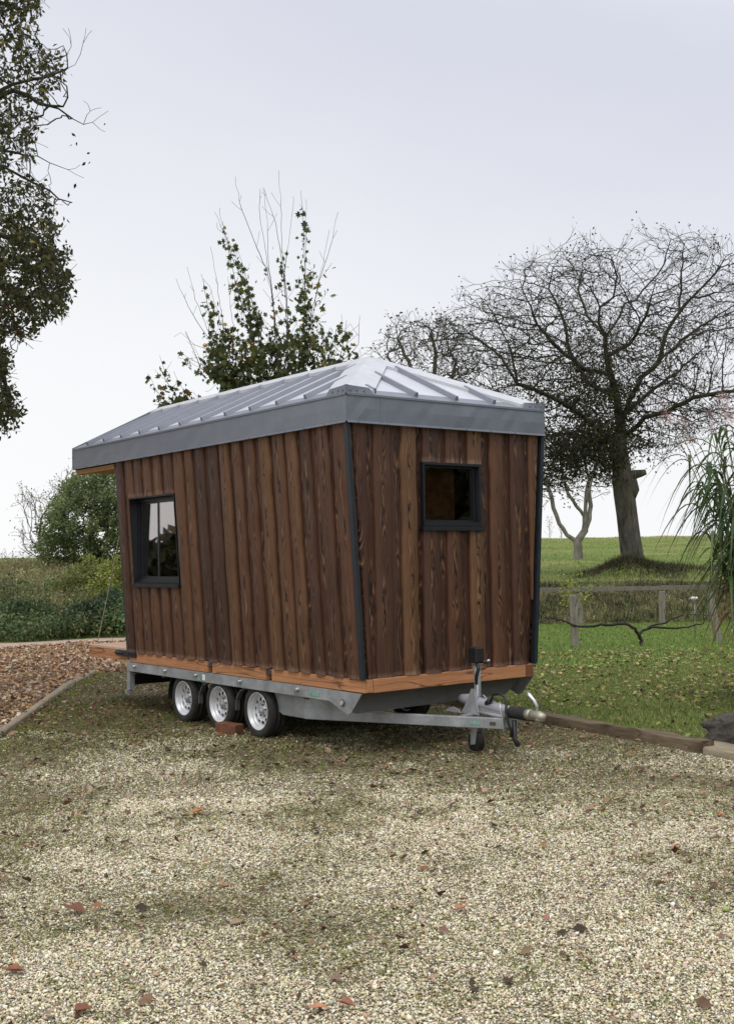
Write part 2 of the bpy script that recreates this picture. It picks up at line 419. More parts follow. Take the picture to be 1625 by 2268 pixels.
# corner trims
b = along(0, ZB - .005, ZT + .02, -.008, .044, .008, .040, '', None); b.build('corner_trim', M['trim'], house)
b = along(0, ZB - .005, ZT + .02, -.008, .046, -.004, .040, '', None, 1, WTF); b.build('corner_trim', M['trim'], house)
b = along(0, ZB - .005, ZT + .02, -L - .045, -L + .004, -.05, .012, '', None); b.build('corner_trim', M['trim'], house)

for q in np.linspace(.85, 2.8, 8):                      # rivets of the near corner trim
    b = MB(); y = -lean(q) - .020
    b.obox((.0475, y + .03, q), (.002, 0, 0), (0, .0035, 0), (0, 0, .0035)); b.build('rivet', M['galvdark'], house)
# --- side window: recessed two-light sliding window
def W(x, z, d): # point on the leaning side wall, d outwards
    if d < -.03: return np.array([x, -lean(1.98) - d, z])      # frame and panes stand upright in the leaning wall
    return np.array([x, -lean(z), z]) + ns * d
def sbox(b, x0, x1, z0, z1, d0, d1):
    q = []
    for z in (z0, z1): q += [W(x0, z, d1), W(x1, z, d1), W(x1, z, d0), W(x0, z, d0)]
    b.hexa(q)
win = MB(); x0, x1, z0, z1 = SW; e = .002
sbox(win, x0 + e, x0 + .012, z0 + e, z1 - e, -.10, .030); sbox(win, x1 - .012, x1 - e, z0 + e, z1 - e, -.10, .030)
sbox(win, x0 + .012, x1 - .012, z1 - .016, z1 - e, -.10, .030); sbox(win, x0 + .012, x1 - .012, z0 + e, z0 + .012, -.10, .02)
# fixed frame and the two sashes
d0, d1 = -.095, -.05
sbox(win, x0 + .013, x0 + .03, z0 + .013, z1 - .017, d0, d1); sbox(win, x1 - .03, x1 - .013, z0 + .013, z1 - .017, d0, d1)
sbox(win, x0 + .03, x1 - .03, z1 - .05, z1 - .017, d0, d1); sbox(win, x0 + .03, x1 - .03, z0 + .013, z0 + .045, d0, d1)
wobj = win.build('window', M['anthracite'], house)
fr = MB(); mid = x0 + .47 * (x1 - x0)
for a, c, dd in ((x0 + .031, mid + .014, -.092), (mid - .014, x1 - .031, -.072)):
    za, zb_ = z0 + .046, z1 - .051; t = .027
    sbox(fr, a, a + t, za, zb_, dd, dd + .02); sbox(fr, c - t, c, za, zb_, dd, dd + .02)
    sbox(fr, a + t, c - t, za, za + t, dd, dd + .02); sbox(fr, a + t, c - t, zb_ - t, zb_, dd, dd + .02)
fr.build('frame', M['anthracite'], wobj)
for a, c, dd in ((x0 + .031, mid + .014, -.092), (mid - .014, x1 - .031, -.072)):
    g = MB(); sbox(g, a + .026, c - .026, z0 + .072, z1 - .077, dd + .007, dd + .013); g.build('pane', M['glass'], wobj)
s = MB(); sbox(s, x0 - .02, x1 + .02, z0 - .03, z0 - .002, -.02, .060); sbox(s, x0 - .02, x1 + .02, z0 - .040, z0 - .03, .050, .060); s.build('sill', M['anthracite'], wobj)

# --- front window: one fixed light
y0, y1, z0, z1 = FW
w2 = MB(); e = .002
w2.box((-.09, y0 + e, z0 + e), (.038, y0 + .020, z1 - e)); w2.box((-.09, y1 - .020, z0 + e), (.038, y1 - e, z1 - e))
w2.box((-.09, y0 + .020, z1 - .022), (.038, y1 - .020, z1 - e)); w2.box((-.09, y0 + .020, z0 + e), (.036, y1 - .020, z0 + .04))
wo = w2.build('window', M['anthracite'], house)
f2 = MB(); t = .018; ya, yb, za, zb_ = y0 + .021, y1 - .021, z0 + .041, z1 - .023
f2.box((-.05, ya, za), (-.012, ya + t, zb_)); f2.box((-.05, yb - t, za), (-.012, yb, zb_)); f2.box((-.05, ya + t, za), (-.012, yb - t, za + t)); f2.box((-.05, ya + t, zb_ - t), (-.012, yb - t, zb_))
f2.build('frame', M['anthracite'], wo)
g = MB(); g.box((-.034, ya + t - .003, za + t - .003), (-.028, yb - t + .003, zb_ - t + .003)); g.build('pane', M['glass'], wo)
s = MB(); s.box((-.01, y0 - .02, z0 - .03), (.060, y1 + .02, z0 - .002)); s.box((.050, y0 - .02, z0 - .040), (.060, y1 + .02, z0 - .03)); s.build('sill', M['anthracite'], wo)
# inside: lining boards seen through the panes
pi = MB(); pi.box((-.19, -.95, ZB + .1), (-.15, .20, 2.88)); pi.build('partition', M['ply'], house); pi = MB(); pi.box((-1.5, .23, ZB + .1), (-1.45, .95, 2.9)); pi.build('partition', M['ply'], house)
pf = MB(); pf.box((-L + .09, -.92, ZB - .06), (-.09, .92, ZB - .01)); pf.build('floor', M['ply'], house); pf = MB(); pf.box((-L + .09, -1.03, 2.905), (-.09, 1.03, 2.94)); pf.build('ceiling', M['ply'], house)

# --- roof
XF, XR, YN, YF = .062, -5.64, -1.19, 1.205
ZE, ZR_, XA = 3.142, 3.69, -1.125
def roof_z(x, y, lift=0.0):
    side_t = (1 - (abs(y) / (-YN if y < 0 else YF)))
    fr_t = (XF - x) / (XF - XA)
    return ZE + (ZR_ - ZE) * min(side_t, fr_t) + lift
rf = MB(); th = .03
P_ = lambda x, y, dz=0.0: (x, y, roof_z(x, y) + dz)
for dz in (.0,):
    a, bb, c, d = P_(XF - .01, YN + .01), P_(XF - .01, YF - .01), P_(XR + .01, YF - .01), P_(XR + .01, YN + .01)
    A1, A2 = (XA, 0, ZR_), (XR + .01, 0, ZR_)
    top = [a, bb, c, d, A1, A2]; bot = [(p[0], p[1], p[2] - th) for p in top]
    rf.add(top + bot, [[0, 4, 5, 3], [0, 1, 4], [1, 2, 5, 4], [6, 9, 11, 10], [6, 10, 7], [7, 10, 11, 8], [3, 5, 11, 9], [5, 2, 8, 11], [0, 3, 9, 6], [0, 6, 7, 1], [1, 7, 8, 2]])
roof = rf.build('roof', M['roof'], house)
def seam(p, q, wv, h=.042):
    p, q, wv = np.array(p), np.array(q), np.array(wv, float)
    up = np.cross(q - p, wv); up /= np.linalg.norm(up)
    if up[2] < 0: up = -up
    vs = []
    for pt in (p, q): vs += [pt - wv * .024 + up * .001, pt + wv * .024 + up * .001, pt + wv * .014 + up * h, pt - wv * .014 + up * h]
    sm = MB(); sm.add(vs, [[0, 1, 2, 3], [7, 6, 5, 4], [0, 4, 5, 1], [1, 5, 6, 2], [2, 6, 7, 3], [3, 7, 4, 0]]); sm.build('standing_seam', M['seam'], roof)
for k in range(12):
    x = XR + .32 + .47 * k
    if x > XF - .25: break
    for sgn, ye in ((-1, YN), (1, YF)):
        yt = sgn * .10 if x < XA else ye * (x - XA) / (XF - XA) + sgn * .0
        if x > XA: yt = ye * (x - XA) / (XF - XA) * 1.0 + sgn * .16
        if abs(yt) > abs(ye) - .15: continue
        seam(P_(x, ye * .955), P_(x, yt), (1, 0, 0))
for y in (-.86, -.385, .095, .57, 1.02):
    xe = XF - .04; xt = XF - (1 - abs(y) / (-YN if y < 0 else YF)) * (XF - XA)
    xt += .17
    if xt < xe - .1: seam(P_(xe, y), P_(xt, y), (0, 1, 0))
def cap_strip(name, p, q, na, nb, w, lift=.05):
    """folded flashing over the ridge line p-q; na, nb run down the two slopes"""
    b = MB(); p, q = np.array(p, float), np.array(q, float); up = np.array([0, 0, lift])
    for nv in (na, nb):
        nv = np.array(nv, float)
        v = [p + up, q + up, q + nv * w[1] + up * .8, p + nv * w[0] + up * .8]
        lo = [x - np.array([0, 0, .035]) for x in v]
        b.add(v + lo, [[0, 1, 2, 3], [7, 6, 5, 4], [3, 2, 6, 7], [0, 3, 7, 4], [1, 5, 6, 2]])
    return b
sl = np.array([0, YN, -(ZR_ - ZE)]); sl /= np.linalg.norm(sl); slf = sl * np.array([1, -1, 1])
fl = np.array([XF - XA, 0, -(ZR_ - ZE)]); fl /= np.linalg.norm(fl)
cap_strip('r', (XR - .005, 0, ZR_), (XA + .02, 0, ZR_), sl, slf, (.15, .15)).build('ridge_cap', M['cap'], roof)
for sgn, ye, sv in ((-1, YN, sl), (1, YF, slf)):
    c = MB(); up = np.array([0, 0, .045]); ap = np.array([XA - .02, 0, ZR_ + .006]); cn = np.array([XF - .012, ye - sgn * .012, ZE + .004])
    for o1, o2 in ((np.array([-.29, 0, 0]), np.array([-.20, sgn * .10, -.05])), (np.array([0, -sgn * .30, 0]), fl * .30)):
        v = [ap + up, cn + up, cn + o1 + up * .75, ap + o2 + up * .75]; lo = [q - np.array([0, 0, .032]) for q in v]
        c.add(v + lo, [[0, 1, 2, 3], [7, 6, 5, 4], [3, 2, 6, 7], [0, 3, 7, 4], [1, 5, 6, 2]])
    c.build('hip_cap', M['cap'], roof)
    sk = MB(); cz = ZE + .004
    s_ = MB()
    # end flap of the hip flashing folded over the eaves, with rivets
    for (p0, dr, nn) in (((XF + .004, ye + sgn * .004, cz), (-1, 0, 0), (0, sgn, 0)), ((XF + .004, ye + sgn * .004, cz), (0, -sgn, 0), (1, 0, 0))):
        p0, dr, nn = map(np.array, (p0, dr, nn))
        v = [p0 - (0, 0, .012), p0 + dr * .30 - (0, 0, .012), p0 + dr * .26 + np.array([0, 0, .05]) - nn * .012, p0 + (0, 0, .062) - nn * .004]
        s_.add(v + [x - nn * .02 for x in v], [[0, 1, 2, 3], [7, 6, 5, 4], [0, 4, 5, 1], [1, 5, 6, 2], [2, 6, 7, 3], [3, 7, 4, 0]])
        for q in (.05, .12, .2): s_.obox(p0 + dr * q + np.array([0, 0, .018]), nn * .006, np.array([0, 0, .006]), dr * .006)
    s_.build('hip_flap', M['fascia'], roof)
def fascia(a, bpt, nout, ztop=ZE, zlow=ZT):
    b = MB(); a, bpt, n = np.array(a, float), np.array(bpt, float), np.array(nout, float); d = (bpt - a); ln = np.linalg.norm(d); d /= ln
    Z = lambda z: np.array([0, 0, z])
    N = 24; rng = np.random.default_rng(int(ln * 100))
    prof = [(-.03, zlow + .004), (.0, zlow), (.012, zlow + .002), (.010, zlow + .014), (.0, zlow + .02), (.002, (zlow + ztop) / 2), (.0, ztop - .026), (.008, ztop - .022), (.008, ztop - .004), (-.02, ztop + .012), (-.11, ztop + .056)]
    vs = []; fs = []
    for i in range(N + 1):
        p = a + d * ln * i / N
        for j, (o, z) in enumerate(prof):
            w = rng.normal(0, .0022) if j == 5 else 0
            vs.append(p + n * (o + w) + Z(z))
    k = len(prof)
    for i in range(N):
        for j in range(k - 1): fs.append([i * k + j, (i + 1) * k + j, (i + 1) * k + j + 1, i * k + j + 1])
    b.add(vs, fs)
    for i in range(int(ln / .31)):
        p = a + d * (.12 + .31 * i); b.obox(p + n * .013 + Z(zlow + .009), d * .005, n * .004, Z(.005))
    return b
f_ = fascia((XR, YN, 0), (XF, YN, 0), (0, -1, 0)); f_.build('fascia', M['fascia'], roof)
f_ = fascia((XF, YN, 0), (XF, YF, 0), (1, 0, 0)); f_.box((XF + .001, -.825, ZT + .02), (XF + .0045, -.80, ZE - .03)); f_.build('fascia', M['fascia'], roof)
f_ = fascia((XF, YF, 0), (XR, YF, 0), (0, 1, 0)); f_.build('fascia', M['fascia'], roof)
f_ = MB(); f_.prism([(XR - .012, YN - .004, ZT), (XR - .012, YF + .004, ZT), (XR - .012, YF + .004, ZE + .01), (XR - .012, 0, ZR_ + .05), (XR - .012, YN - .004, ZE + .01)], (.012, 0, 0)); f_.build('fascia', M['fascia'], roof)
so = MB(); so.box((XR + .02, YN + .03, ZT - .035), (-L - .05, YF - .03, ZT - .008)); so.box((XR + .02, YN + .035, ZT - .062), (-L - .05, YN + .12, ZT - .036)); so.build('soffit', M['soffit'], house)
so = MB(); so.box((-L + .01, YN + .01, ZT + .018), (XF - .02, YF - .01, ZT + .03)); so.build('eaves_lining', M['fascia'], house)
hk = MB(); hk.tube([(-L - .16, -1.0, ZT - .06), (-L - .165, -1.0, ZT - .13), (-L - .14, -1.0, ZT - .19), (-L - .10, -1.0, ZT - .16)], .011, 8); hk.build('hook', M['black'], house)

# --- timber floor frame on the trailer
for xa, xb in ((-L + .03, -2.655), (-2.555, -1.535), (-1.43, .03)):
    b = MB(); b.box((xa, -1.022, .578), (xb, -.93, .690), .004); b.build('floor_beam', M['beam'], house)
b = MB(); b.box((-L + .03, .93, .578), (.03, 1.012, .690), .004); b.build('floor_beam', M['beam'], house)
b = MB(); b.box((-.055, -.925, .574), (.033, .90, .692), .004); b.build('floor_beam', M['beam_y'], house)
b = MB(); b.box((-.055, .902, .570), (.036, 1.0, .688), .006); o = b.build('floor_beam', M['blockwood'], house)
for xa, xb in ((-2.655, -2.555), (-1.535, -1.43)):
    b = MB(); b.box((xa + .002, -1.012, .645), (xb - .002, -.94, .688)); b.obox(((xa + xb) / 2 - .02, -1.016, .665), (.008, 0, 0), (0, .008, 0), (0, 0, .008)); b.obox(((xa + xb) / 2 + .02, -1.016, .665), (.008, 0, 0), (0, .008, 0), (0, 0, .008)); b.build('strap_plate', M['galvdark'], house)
# --- hinged deck at the rear
dk = MB()
for i in range(8):
    ya = -.97 + i * .2435; dk.box((-5.70, ya, .692), (-4.60, ya + .236, .722), .004)
deck = dk.build('deck', M['deckwood'], house)
for a_, c_, mm in (((-5.70, -.97, .575), (-4.60, -.92, .689), 'beam'), ((-5.70, .93, .575), (-4.60, .98, .689), 'beam'), ((-5.70, -.918, .575), (-5.655, .928, .689), 'beam_y'), ((-4.65, -.918, .575), (-4.60, .928, .689), 'beam_y')):
    b = MB(); b.box(a_, c_, .004); b.build('deck_beam', M[mm], deck)
for y in (-.9, .9):
    b = MB(); pts = [np.array([-5.62, y, .72]) + q * np.array([1.02, 0, 2.14]) + np.array([0, 0, -.07 * math.sin(math.pi * q)]) for q in np.linspace(0, 1, 14)]
    b.tube(pts, .006, 6); b.tube([(-5.62, y, .66), (-5.62, y, .73)], .016, 8); b.build('deck_rope', M['rope'], deck)
hb = MB(); hb.box((-4.80, -1.036, .640), (-4.50, -.99, .705), .006); hb.box((-4.50, -1.043, .635), (-4.27, -1.03, .70), .003); hb.cyl((-4.82, -1.012, .672), (-4.60, -1.012, .672), .03)
for q in (-4.44, -4.38, -4.32): hb.obox((q, -1.046, .668), (.008, 0, 0), (0, .006, 0), (0, 0, .008))
hb.build('hinge', M['black'], house)

# --- trailer chassis
YRL = -1.034
for s in (-1, 1):
    b = MB(); y = s * 1.034
    b.box((-4.50, y, .474), (-.475, y - s * .012, .574)); b.box((-4.50, y - s * .012, .474), (-.475, y - s * .07, .484)); b.box((-4.50, y - s * .012, .564), (-.475, y - s * .07, .573))
    # folded front corner plate
    b.prism([(-.474, y + s * .001, .573), (.0, y + s * .001, .571), (-.15, y + s * .001, .40), (-.20, y + s * .001, .375), (-.474, y + s * .001, .474)], (0, -s * .01, 0))
    rail = b.build('chassis_rail', M['galv'], house)
    if s < 0:
        for q in (-4.30, -3.55, -2.86, -1.98, -.97):
            bb = MB(); bb.cyl((q, y - .002, .535), (q, y - .028, .535), .014, 8); bb.cyl((q, y - .001, .535), (q, y - .008, .535), .022, 12); bb.obox((q - .03, y - .010, .533), (.03, 0, 0), (0, .007, 0), (0, 0, .009)); bb.build('bolt', M['bright'], rail)
        bb = MB(); bb.box((-2.74, y - .003, .492), (-2.68, y - .0005, .552)); bb.build('sticker', M['white'], rail)
        bb = MB(); bb.box((-2.86, y - .003, .486), (-2.77, y - .0005, .522)); bb.build('sticker', M['green'], rail)
        bb = MB(); bb.box((-.80, y - .003, .497), (-.62, y - .0005, .527)); bb.build('sticker', M['green'], rail)
        bb = MB(); bb.cyl((-.27, y - .001, .475), (-.27, y - .014, .475), .032, 18); mk = bb.build('marker_lamp', M['galvdark'], house)
        bb = MB(); bb.cyl((-.27, y - .014, .475), (-.27, y - .022, .475), .021, 16); bb.build('lens', M['lens'], mk)
b = MB()
b.prism([(-.15, -1.022, .571), (-.15, 1.022, .571), (-.15, 1.0, .54), (-.15, .80, .40), (-.15, -.98, .385), (-.15, -1.022, .40)], (-.01, 0, 0))
b.build('cross_member', M['galvdark'], house)  # shade below the overhang put into the darker steel
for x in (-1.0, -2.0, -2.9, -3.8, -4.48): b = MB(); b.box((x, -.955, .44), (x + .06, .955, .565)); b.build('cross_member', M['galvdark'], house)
# A-frame drawbar
for s in (-1, 1):
    b = MB(); a_, c_ = np.array([-1.55, s * 1.0, .30]), np.array([.72, s * .062, .297])
    a_ = np.array([-1.0, s * .93, .300]); d_ = (c_ - a_); ln = np.linalg.norm(d_); d_ /= ln; n_ = np.cross(d_, (0, 0, 1))
    b.obox((a_ + c_) / 2, d_ * ln / 2, n_ * .028, np.array([0, 0, .046]), .006)
    e_ = np.array([-1.75, s * .93, .40])
    b.prism([(-1.02, s * .93, .255), (-.95, s * .93, .47), (-1.75, s * .93, .47), (-1.75, s * .93, .38), (-1.38, s * .93, .255)], (0, -s * .05, 0))
    b.prism([a_ + d_ * .02 + (0, 0, .044), a_ + d_ * .02 + (0, 0, .17), a_ + d_ * .55 + (0, 0, .10), a_ + d_ * .95 + (0, 0, .044)], n_ * .024)
    arm = b.build('drawbar', M['galv'], house)
    if s < 0:
        def plate(q0, q1, z0_, z1_, m, nm):
            k = MB(); nn = n_ * np.sign(n_[1]) * -1; c0 = a_ + d_ * (ln * (q0 + q1) / 2) + nn * .030
            k.obox(c0 + np.array([0, 0, (z0_ + z1_) / 2]), d_ * ln * (q1 - q0) / 2, nn * .0015, np.array([0, 0, (z1_ - z0_) / 2])); k.build(nm, m, arm)
        plate(.845, .892, -.016, .012, M['green'], 'sticker'); plate(.938, .966, -.015, .014, M['nameplate'], 'name_plate')
b = MB(); b.box((.60, -.04, .262), (.715, .04, .335)); b.build('cross_plate', M['galv'], house); b = MB(); b.box((.30, -.19, .335), (.36, .19, .346)); b.build('cross_plate', M['galv'], house)
# overrun coupling
c = MB(); c.tube([(.12, 0, .45), (.20, 0, .452), (.55, 0, .41), (.74, 0, .392)], [.045, .052, .05, .046], 16); c.prism([(.30, -.045, .346), (.72, -.045, .346), (.70, -.045, .40), (.40, -.045, .41)], (0, .09, 0)); c.tube([(.40, -.065, .365), (.72, -.07, .355)], .016, 8); c.prism([(.02, -.11, .345), (.22, -.11, .345), (.19, -.11, .375), (.12, -.11, .392), (.06, -.11, .378)], (0, .01, 0))
coup = c.build('coupling', M['overrun'], house)
c = MB(); xs = np.linspace(.735, .93, 15); c.tube([(x, 0, .392) for x in xs], [.054 if i % 2 else .043 for i in range(15)], 18, smooth=False); c.build('bellows', M['rubber'], coup)
c = MB(); c.tube([(.93, 0, .392), (.985, 0, .392)], .043, 14); c.tube([(.975, 0, .386), (1.03, 0, .392), (1.08, 0, .388), (1.115, 0, .378), (1.128, 0, .368)], [.038, .041, .042, .037, .016], 16); c.tube([(1.075, 0, .385), (1.08, 0, .345)], [.038, .042], 16); c.build('coupling_head', M['head'], coup)
c = MB(); c.tube([(1.05, .0, .43), (1.055, -.005, .47), (1.03, -.012, .515), (.985, -.018, .555), (.955, -.02, .575)], [.014, .014, .016, .018, .016], 10); c.build('handle', M['bright'], coup)
c = MB(); c.tube([(.50, -.03, .46), (.54, -.04, .475), (.58, -.05, .53), (.66, -.05, .545), (.72, -.045, .52), (.74, -.05, .46), (.75, -.07, .40), (.77, -.07, .33), (.80, -.06, .24), (.79, -.05, .19)], .011, 8); c.tube([(.48, -.03, .445), (.53, -.04, .475)], .026, 10); c.tube([(.80, -.02, .33), (.80, -.02, .17), (.84, -.02, .12)], .022, 8); c.build('cable', M['black'], coup)
c = MB(); c.tube([(.70, -.09, .48), (.715, -.10, .42), (.73, -.095, .36), (.74, -.09, .25), (.735, -.085, .20)], .005, 6); c.build('breakaway_wire', M['bright'], coup)
# jockey wheel
j = MB(); j.tube([(.33, .0, .33), (.33, .0, .775)], .030, 14); j.tube([(.355, -.03, .335), (.358, -.028, .60)], .012, 8)
jw = j.build('jockey_stand', M['galv'], house)
b = MB(); b.prism([(.20, -.085, .343), (.43, -.085, .343), (.37, -.06, .47), (.345, -.05, .56), (.30, -.05, .56), (.26, -.06, .46)], (0, .012, 0)); b.prism([(.20, .075, .343), (.43, .075, .343), (.37, .06, .47), (.345, .05, .50), (.30, .05, .50), (.26, .06, .46)], (0, .012, 0)); b.build('clamp', M['galv'], jw)
b = MB(); b.box((.265, -.05, .785), (.375, .05, .925), .012); b.tube([(.37, .02, .80), (.42, .03, .795)], .016, 8); b.tube([(.36, -.03, .785), (.385, -.035, .74), (.355, -.035, .67), (.352, -.035, .60)], [.012, .018, .016, .012], 8); b.build('winding_head', M['black'], jw)
b = MB(); b.tube([(.41, .03, .80), (.45, .035, .815)], .010, 8); b.box((.29, -.035, .776), (.37, .035, .784)); b.build('crank', M['bright'], jw)
b = MB(); b.lathe((.30, 0, .092), [(.03, -.03), (.065, -.03), (.086, -.022), (.09, 0), (.086, .022), (.065, .03), (.03, .03)], 28); b.build('wheel', M['rubber'], jw)
b = MB(); b.prism([(.28, -.045, .29), (.37, -.045, .29), (.33, -.045, .075), (.27, -.045, .065)], (0, .006, 0)); b.prism([(.31, .04, .29), (.36, .04, .29), (.33, .04, .075), (.27, .04, .065)], (0, .006, 0)); b.box((.31, -.045, .282), (.36, .046, .292)); b.cyl((.30, -.05, .105), (.30, .05, .105), .015); b.build('fork', M['galv'], jw)

# --- wheels
def wheel(x, s):
    c = (x, s * .915, .2625); o = lambda y: y * s
    t = MB(); pr = [(.172, -.085), (.19, -.096), (.222, -.099), (.245, -.093), (.257, -.078), (.2615, -.05), (.262, -.03), (.254, -.029), (.254, -.024), (.262, -.023), (.262, .023), (.254, .024), (.254, .029), (.262, .03), (.2615, .05), (.257, .078), (.245, .093), (.222, .099), (.19, .096), (.172, .085)]
    t.lathe(c, [(r, o(y)) for r, y in pr], 56); tyre = t.build('wheel', M['rubber'], house)
    r_ = MB(); n = 60
    pr = [(.171, -.07), (.171, .088), (.178, .095), (.183, .094), (.184, .088), (.176, .084), (.166, .078), (.160, .062), (.157, .044), (.150, .034), (.142, .032), (.128, .038), (.112, .043), (.097, .045), (.088, .041), (.076, .026), (.066, .022), (.052, .024), (.046, .032), (.0005, .034)]
    r_.lathe(c, [(r, o(y)) for r, y in pr], n, skip=lambda i, j: i in (11, 12) and (j + int(x * 37)) % 6 in (0, 1, 2))
    rim = r_.build('rim', M['rim'], tyre)
    h = MB(); h.lathe(c, [(.034, o(.02)), (.033, o(.058)), (.026, o(.067)), (.0005, o(.068))], 20); h.build('hub_cap', M['galv'], tyre)
    for k in range(5):
        w = 2 * math.pi * k / 5 + .3; bb = MB(); q = (c[0] + .056 * math.cos(w), c[1], c[2] + .056 * math.sin(w)); bb.cyl((q[0], q[1] + o(.018), q[2]), (q[0], q[1] + o(.042), q[2]), .010, 6); bb.build('wheel_nut', M['galvdark'], tyre)
    d = MB(); d.lathe(c, [(.155, o(-.03)), (.0005, o(-.03))], 30); d.lathe(c, [(.155, o(-.06)), (.0005, o(-.06))], 30); d.build('brake_drum', M['black'], tyre)
for x in (-3.206, -2.461, -1.716):
    wheel(x, -1); wheel(x, 1)
for x in (-3.206, -2.461, -1.716):
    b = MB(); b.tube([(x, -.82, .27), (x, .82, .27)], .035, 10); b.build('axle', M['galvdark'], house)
for x in (-2.83, -2.085):
    b = MB()
    for q in (-.0,):
        pts = [(x + .16, -.985, .475), (x + .04, -.985, .43), (x - .03, -.985, .34), (x - .04, -.985, .24)]
        for p0, p1 in zip(pts, pts[1:]):
            p0, p1 = np.array(p0), np.array(p1); dd = p1 - p0; l2 = np.linalg.norm(dd); dd /= l2
            b.obox((p0 + p1) / 2, dd * (l2 / 2 + .004), np.array([0, .024, 0]), np.cross(dd, (0, 1, 0)) * .006)
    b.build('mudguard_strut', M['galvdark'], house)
b = MB()
w_ = [(-3.206 - .33 * math.cos(a), .2625 + .30 * math.sin(a)) for a in np.linspace(-.1, 1.1, 8)]
for (xa, za), (xb, zb_) in zip(w_, w_[1:]): b.hexa([(xa, -1.015, za), (xa, -.80, za), (xb, -.80, zb_), (xb, -1.015, zb_), (xa - .006, -1.015, za), (xa - .006, -.80, za), (xb - .006, -.80, zb_), (xb - .006, -1.015, zb_)])
b.build('mudguard', M['black'], house); b = MB(); b.box((-3.3, -.80, .44), (-1.35, -.785, .56)); b.build('wheel_arch', M['black'], house)
b = MB(); b.box((-4.52, -1.03, .26), (-4.44, -.97, .60)); b.box((-4.505, -1.06, .21), (-4.455, -1.0, .26)); b.build('prop_stand', M['galv'], house)
b = MB(); b.box((-4.62, -.98, .30), (-4.54, .98, .42)); b.build('rear_lamp_bar', M['black'], house)

ck = MB(); ck.obox((-2.16, -1.06, .055), (.16, .02, 0), (-.012, .06, 0), (0, 0, .055), .008)
tag(ck.build('wood_block', M['blockwood'], None, (-2.16, -1.06, 0)), 'red brown wooden block wedged on the ground between the middle and foremost wheel', 'wood block')
# ================================================================= vegetation tools
LEAF = leafmat('leaf_blades'); DRY = leafmat('dry_leaves', .15, .65); BLADE = leafmat('grass_blades', .3, .6)
BARK = barkmat('grey_bark', (.045, .040, .034), (.17, .155, .13)); BARKD = barkmat('dark_bark', (.022, .020, .017), (.07, .062, .05)); BARKP = barkmat('pale_bark', (.12, .11, .095), (.30, .28, .25)); TWIG = simple('shoot_bark', (.075, .065, .055), .8, .2, 30.)

def unit(a): return a / (np.linalg.norm(a, axis=-1, keepdims=True) + 1e-9)

DIAMOND = (np.array([(0, 0, 0), (-.26, .45, .07), (0, 1, -.05), (.26, .45, .07), (0, .5, 0)]), np.array([(0, 4, 1), (1, 4, 2), (0, 3, 4), (3, 2, 4)]))
MAPLE = (np.array([(0, .32, .02), (0, 0, 0), (.22, .02, -.05), (.16, .22, 0), (.52, .30, -.08), (.27, .48, .02), (.36, .74, -.04), (.14, .66, .03), (0, 1, -.1), (-.14, .66, .03), (-.36, .74, -.04), (-.27, .48, .02), (-.52, .30, -.08), (-.16, .22, 0), (-.22, .02, -.05)]), np.array([(0, i, i + 1) for i in range(1, 14)] + [(0, 14, 1)]))
CURL = (np.array([(0, 0, 0), (-.24, .25, .10), (-.33, .55, .20), (-.12, .85, .12), (.02, 1.05, .22), (.2, .8, .10), (.36, .5, .22), (.2, .2, .12), (0, .5, 0)]), np.array([(8, i, (i + 1) % 8) for i in range(8)]))

def leaves_mesh(name, P, size, tmpl, col, m, axis=None, nrm=None, parent=None, origin=None, kind=None):
    n = len(P); T, Fc = tmpl
    if axis is None: axis = RNG.normal(size=(n, 3))
    a = unit(axis)
    if nrm is None: nrm = RNG.normal(size=(n, 3))
    b = unit(np.cross(a, nrm)); c = np.cross(b, a)
    size = np.broadcast_to(np.asarray(size, float), (n,))
    V = P[:, None, :] + size[:, None, None] * (T[None, :, 0, None] * b[:, None] + T[None, :, 1, None] * a[:, None] + T[None, :, 2, None] * c[:, None])
    F = Fc[None] + (np.arange(n) * len(T))[:, None, None]
    C = np.repeat(col, len(T), axis=0)
    o = npmesh(name, V.reshape(-1, 3), F.reshape(-1, Fc.shape[1]), m, parent, {'col': ('FLOAT_COLOR', C)}, origin=origin)
    if kind: o['kind'] = kind
    return o

def palette(n, cols, w=None, jit=.18):
    cols = np.array(cols, float); w = np.array(w, float) / np.sum(w) if w is not None else None
    c = cols[RNG.choice(len(cols), n, p=w)]
    return np.clip(c * (1 + RNG.normal(0, jit, (n, 1))) * (1 + RNG.normal(0, jit * .3, (n, 3))), .003, 1)

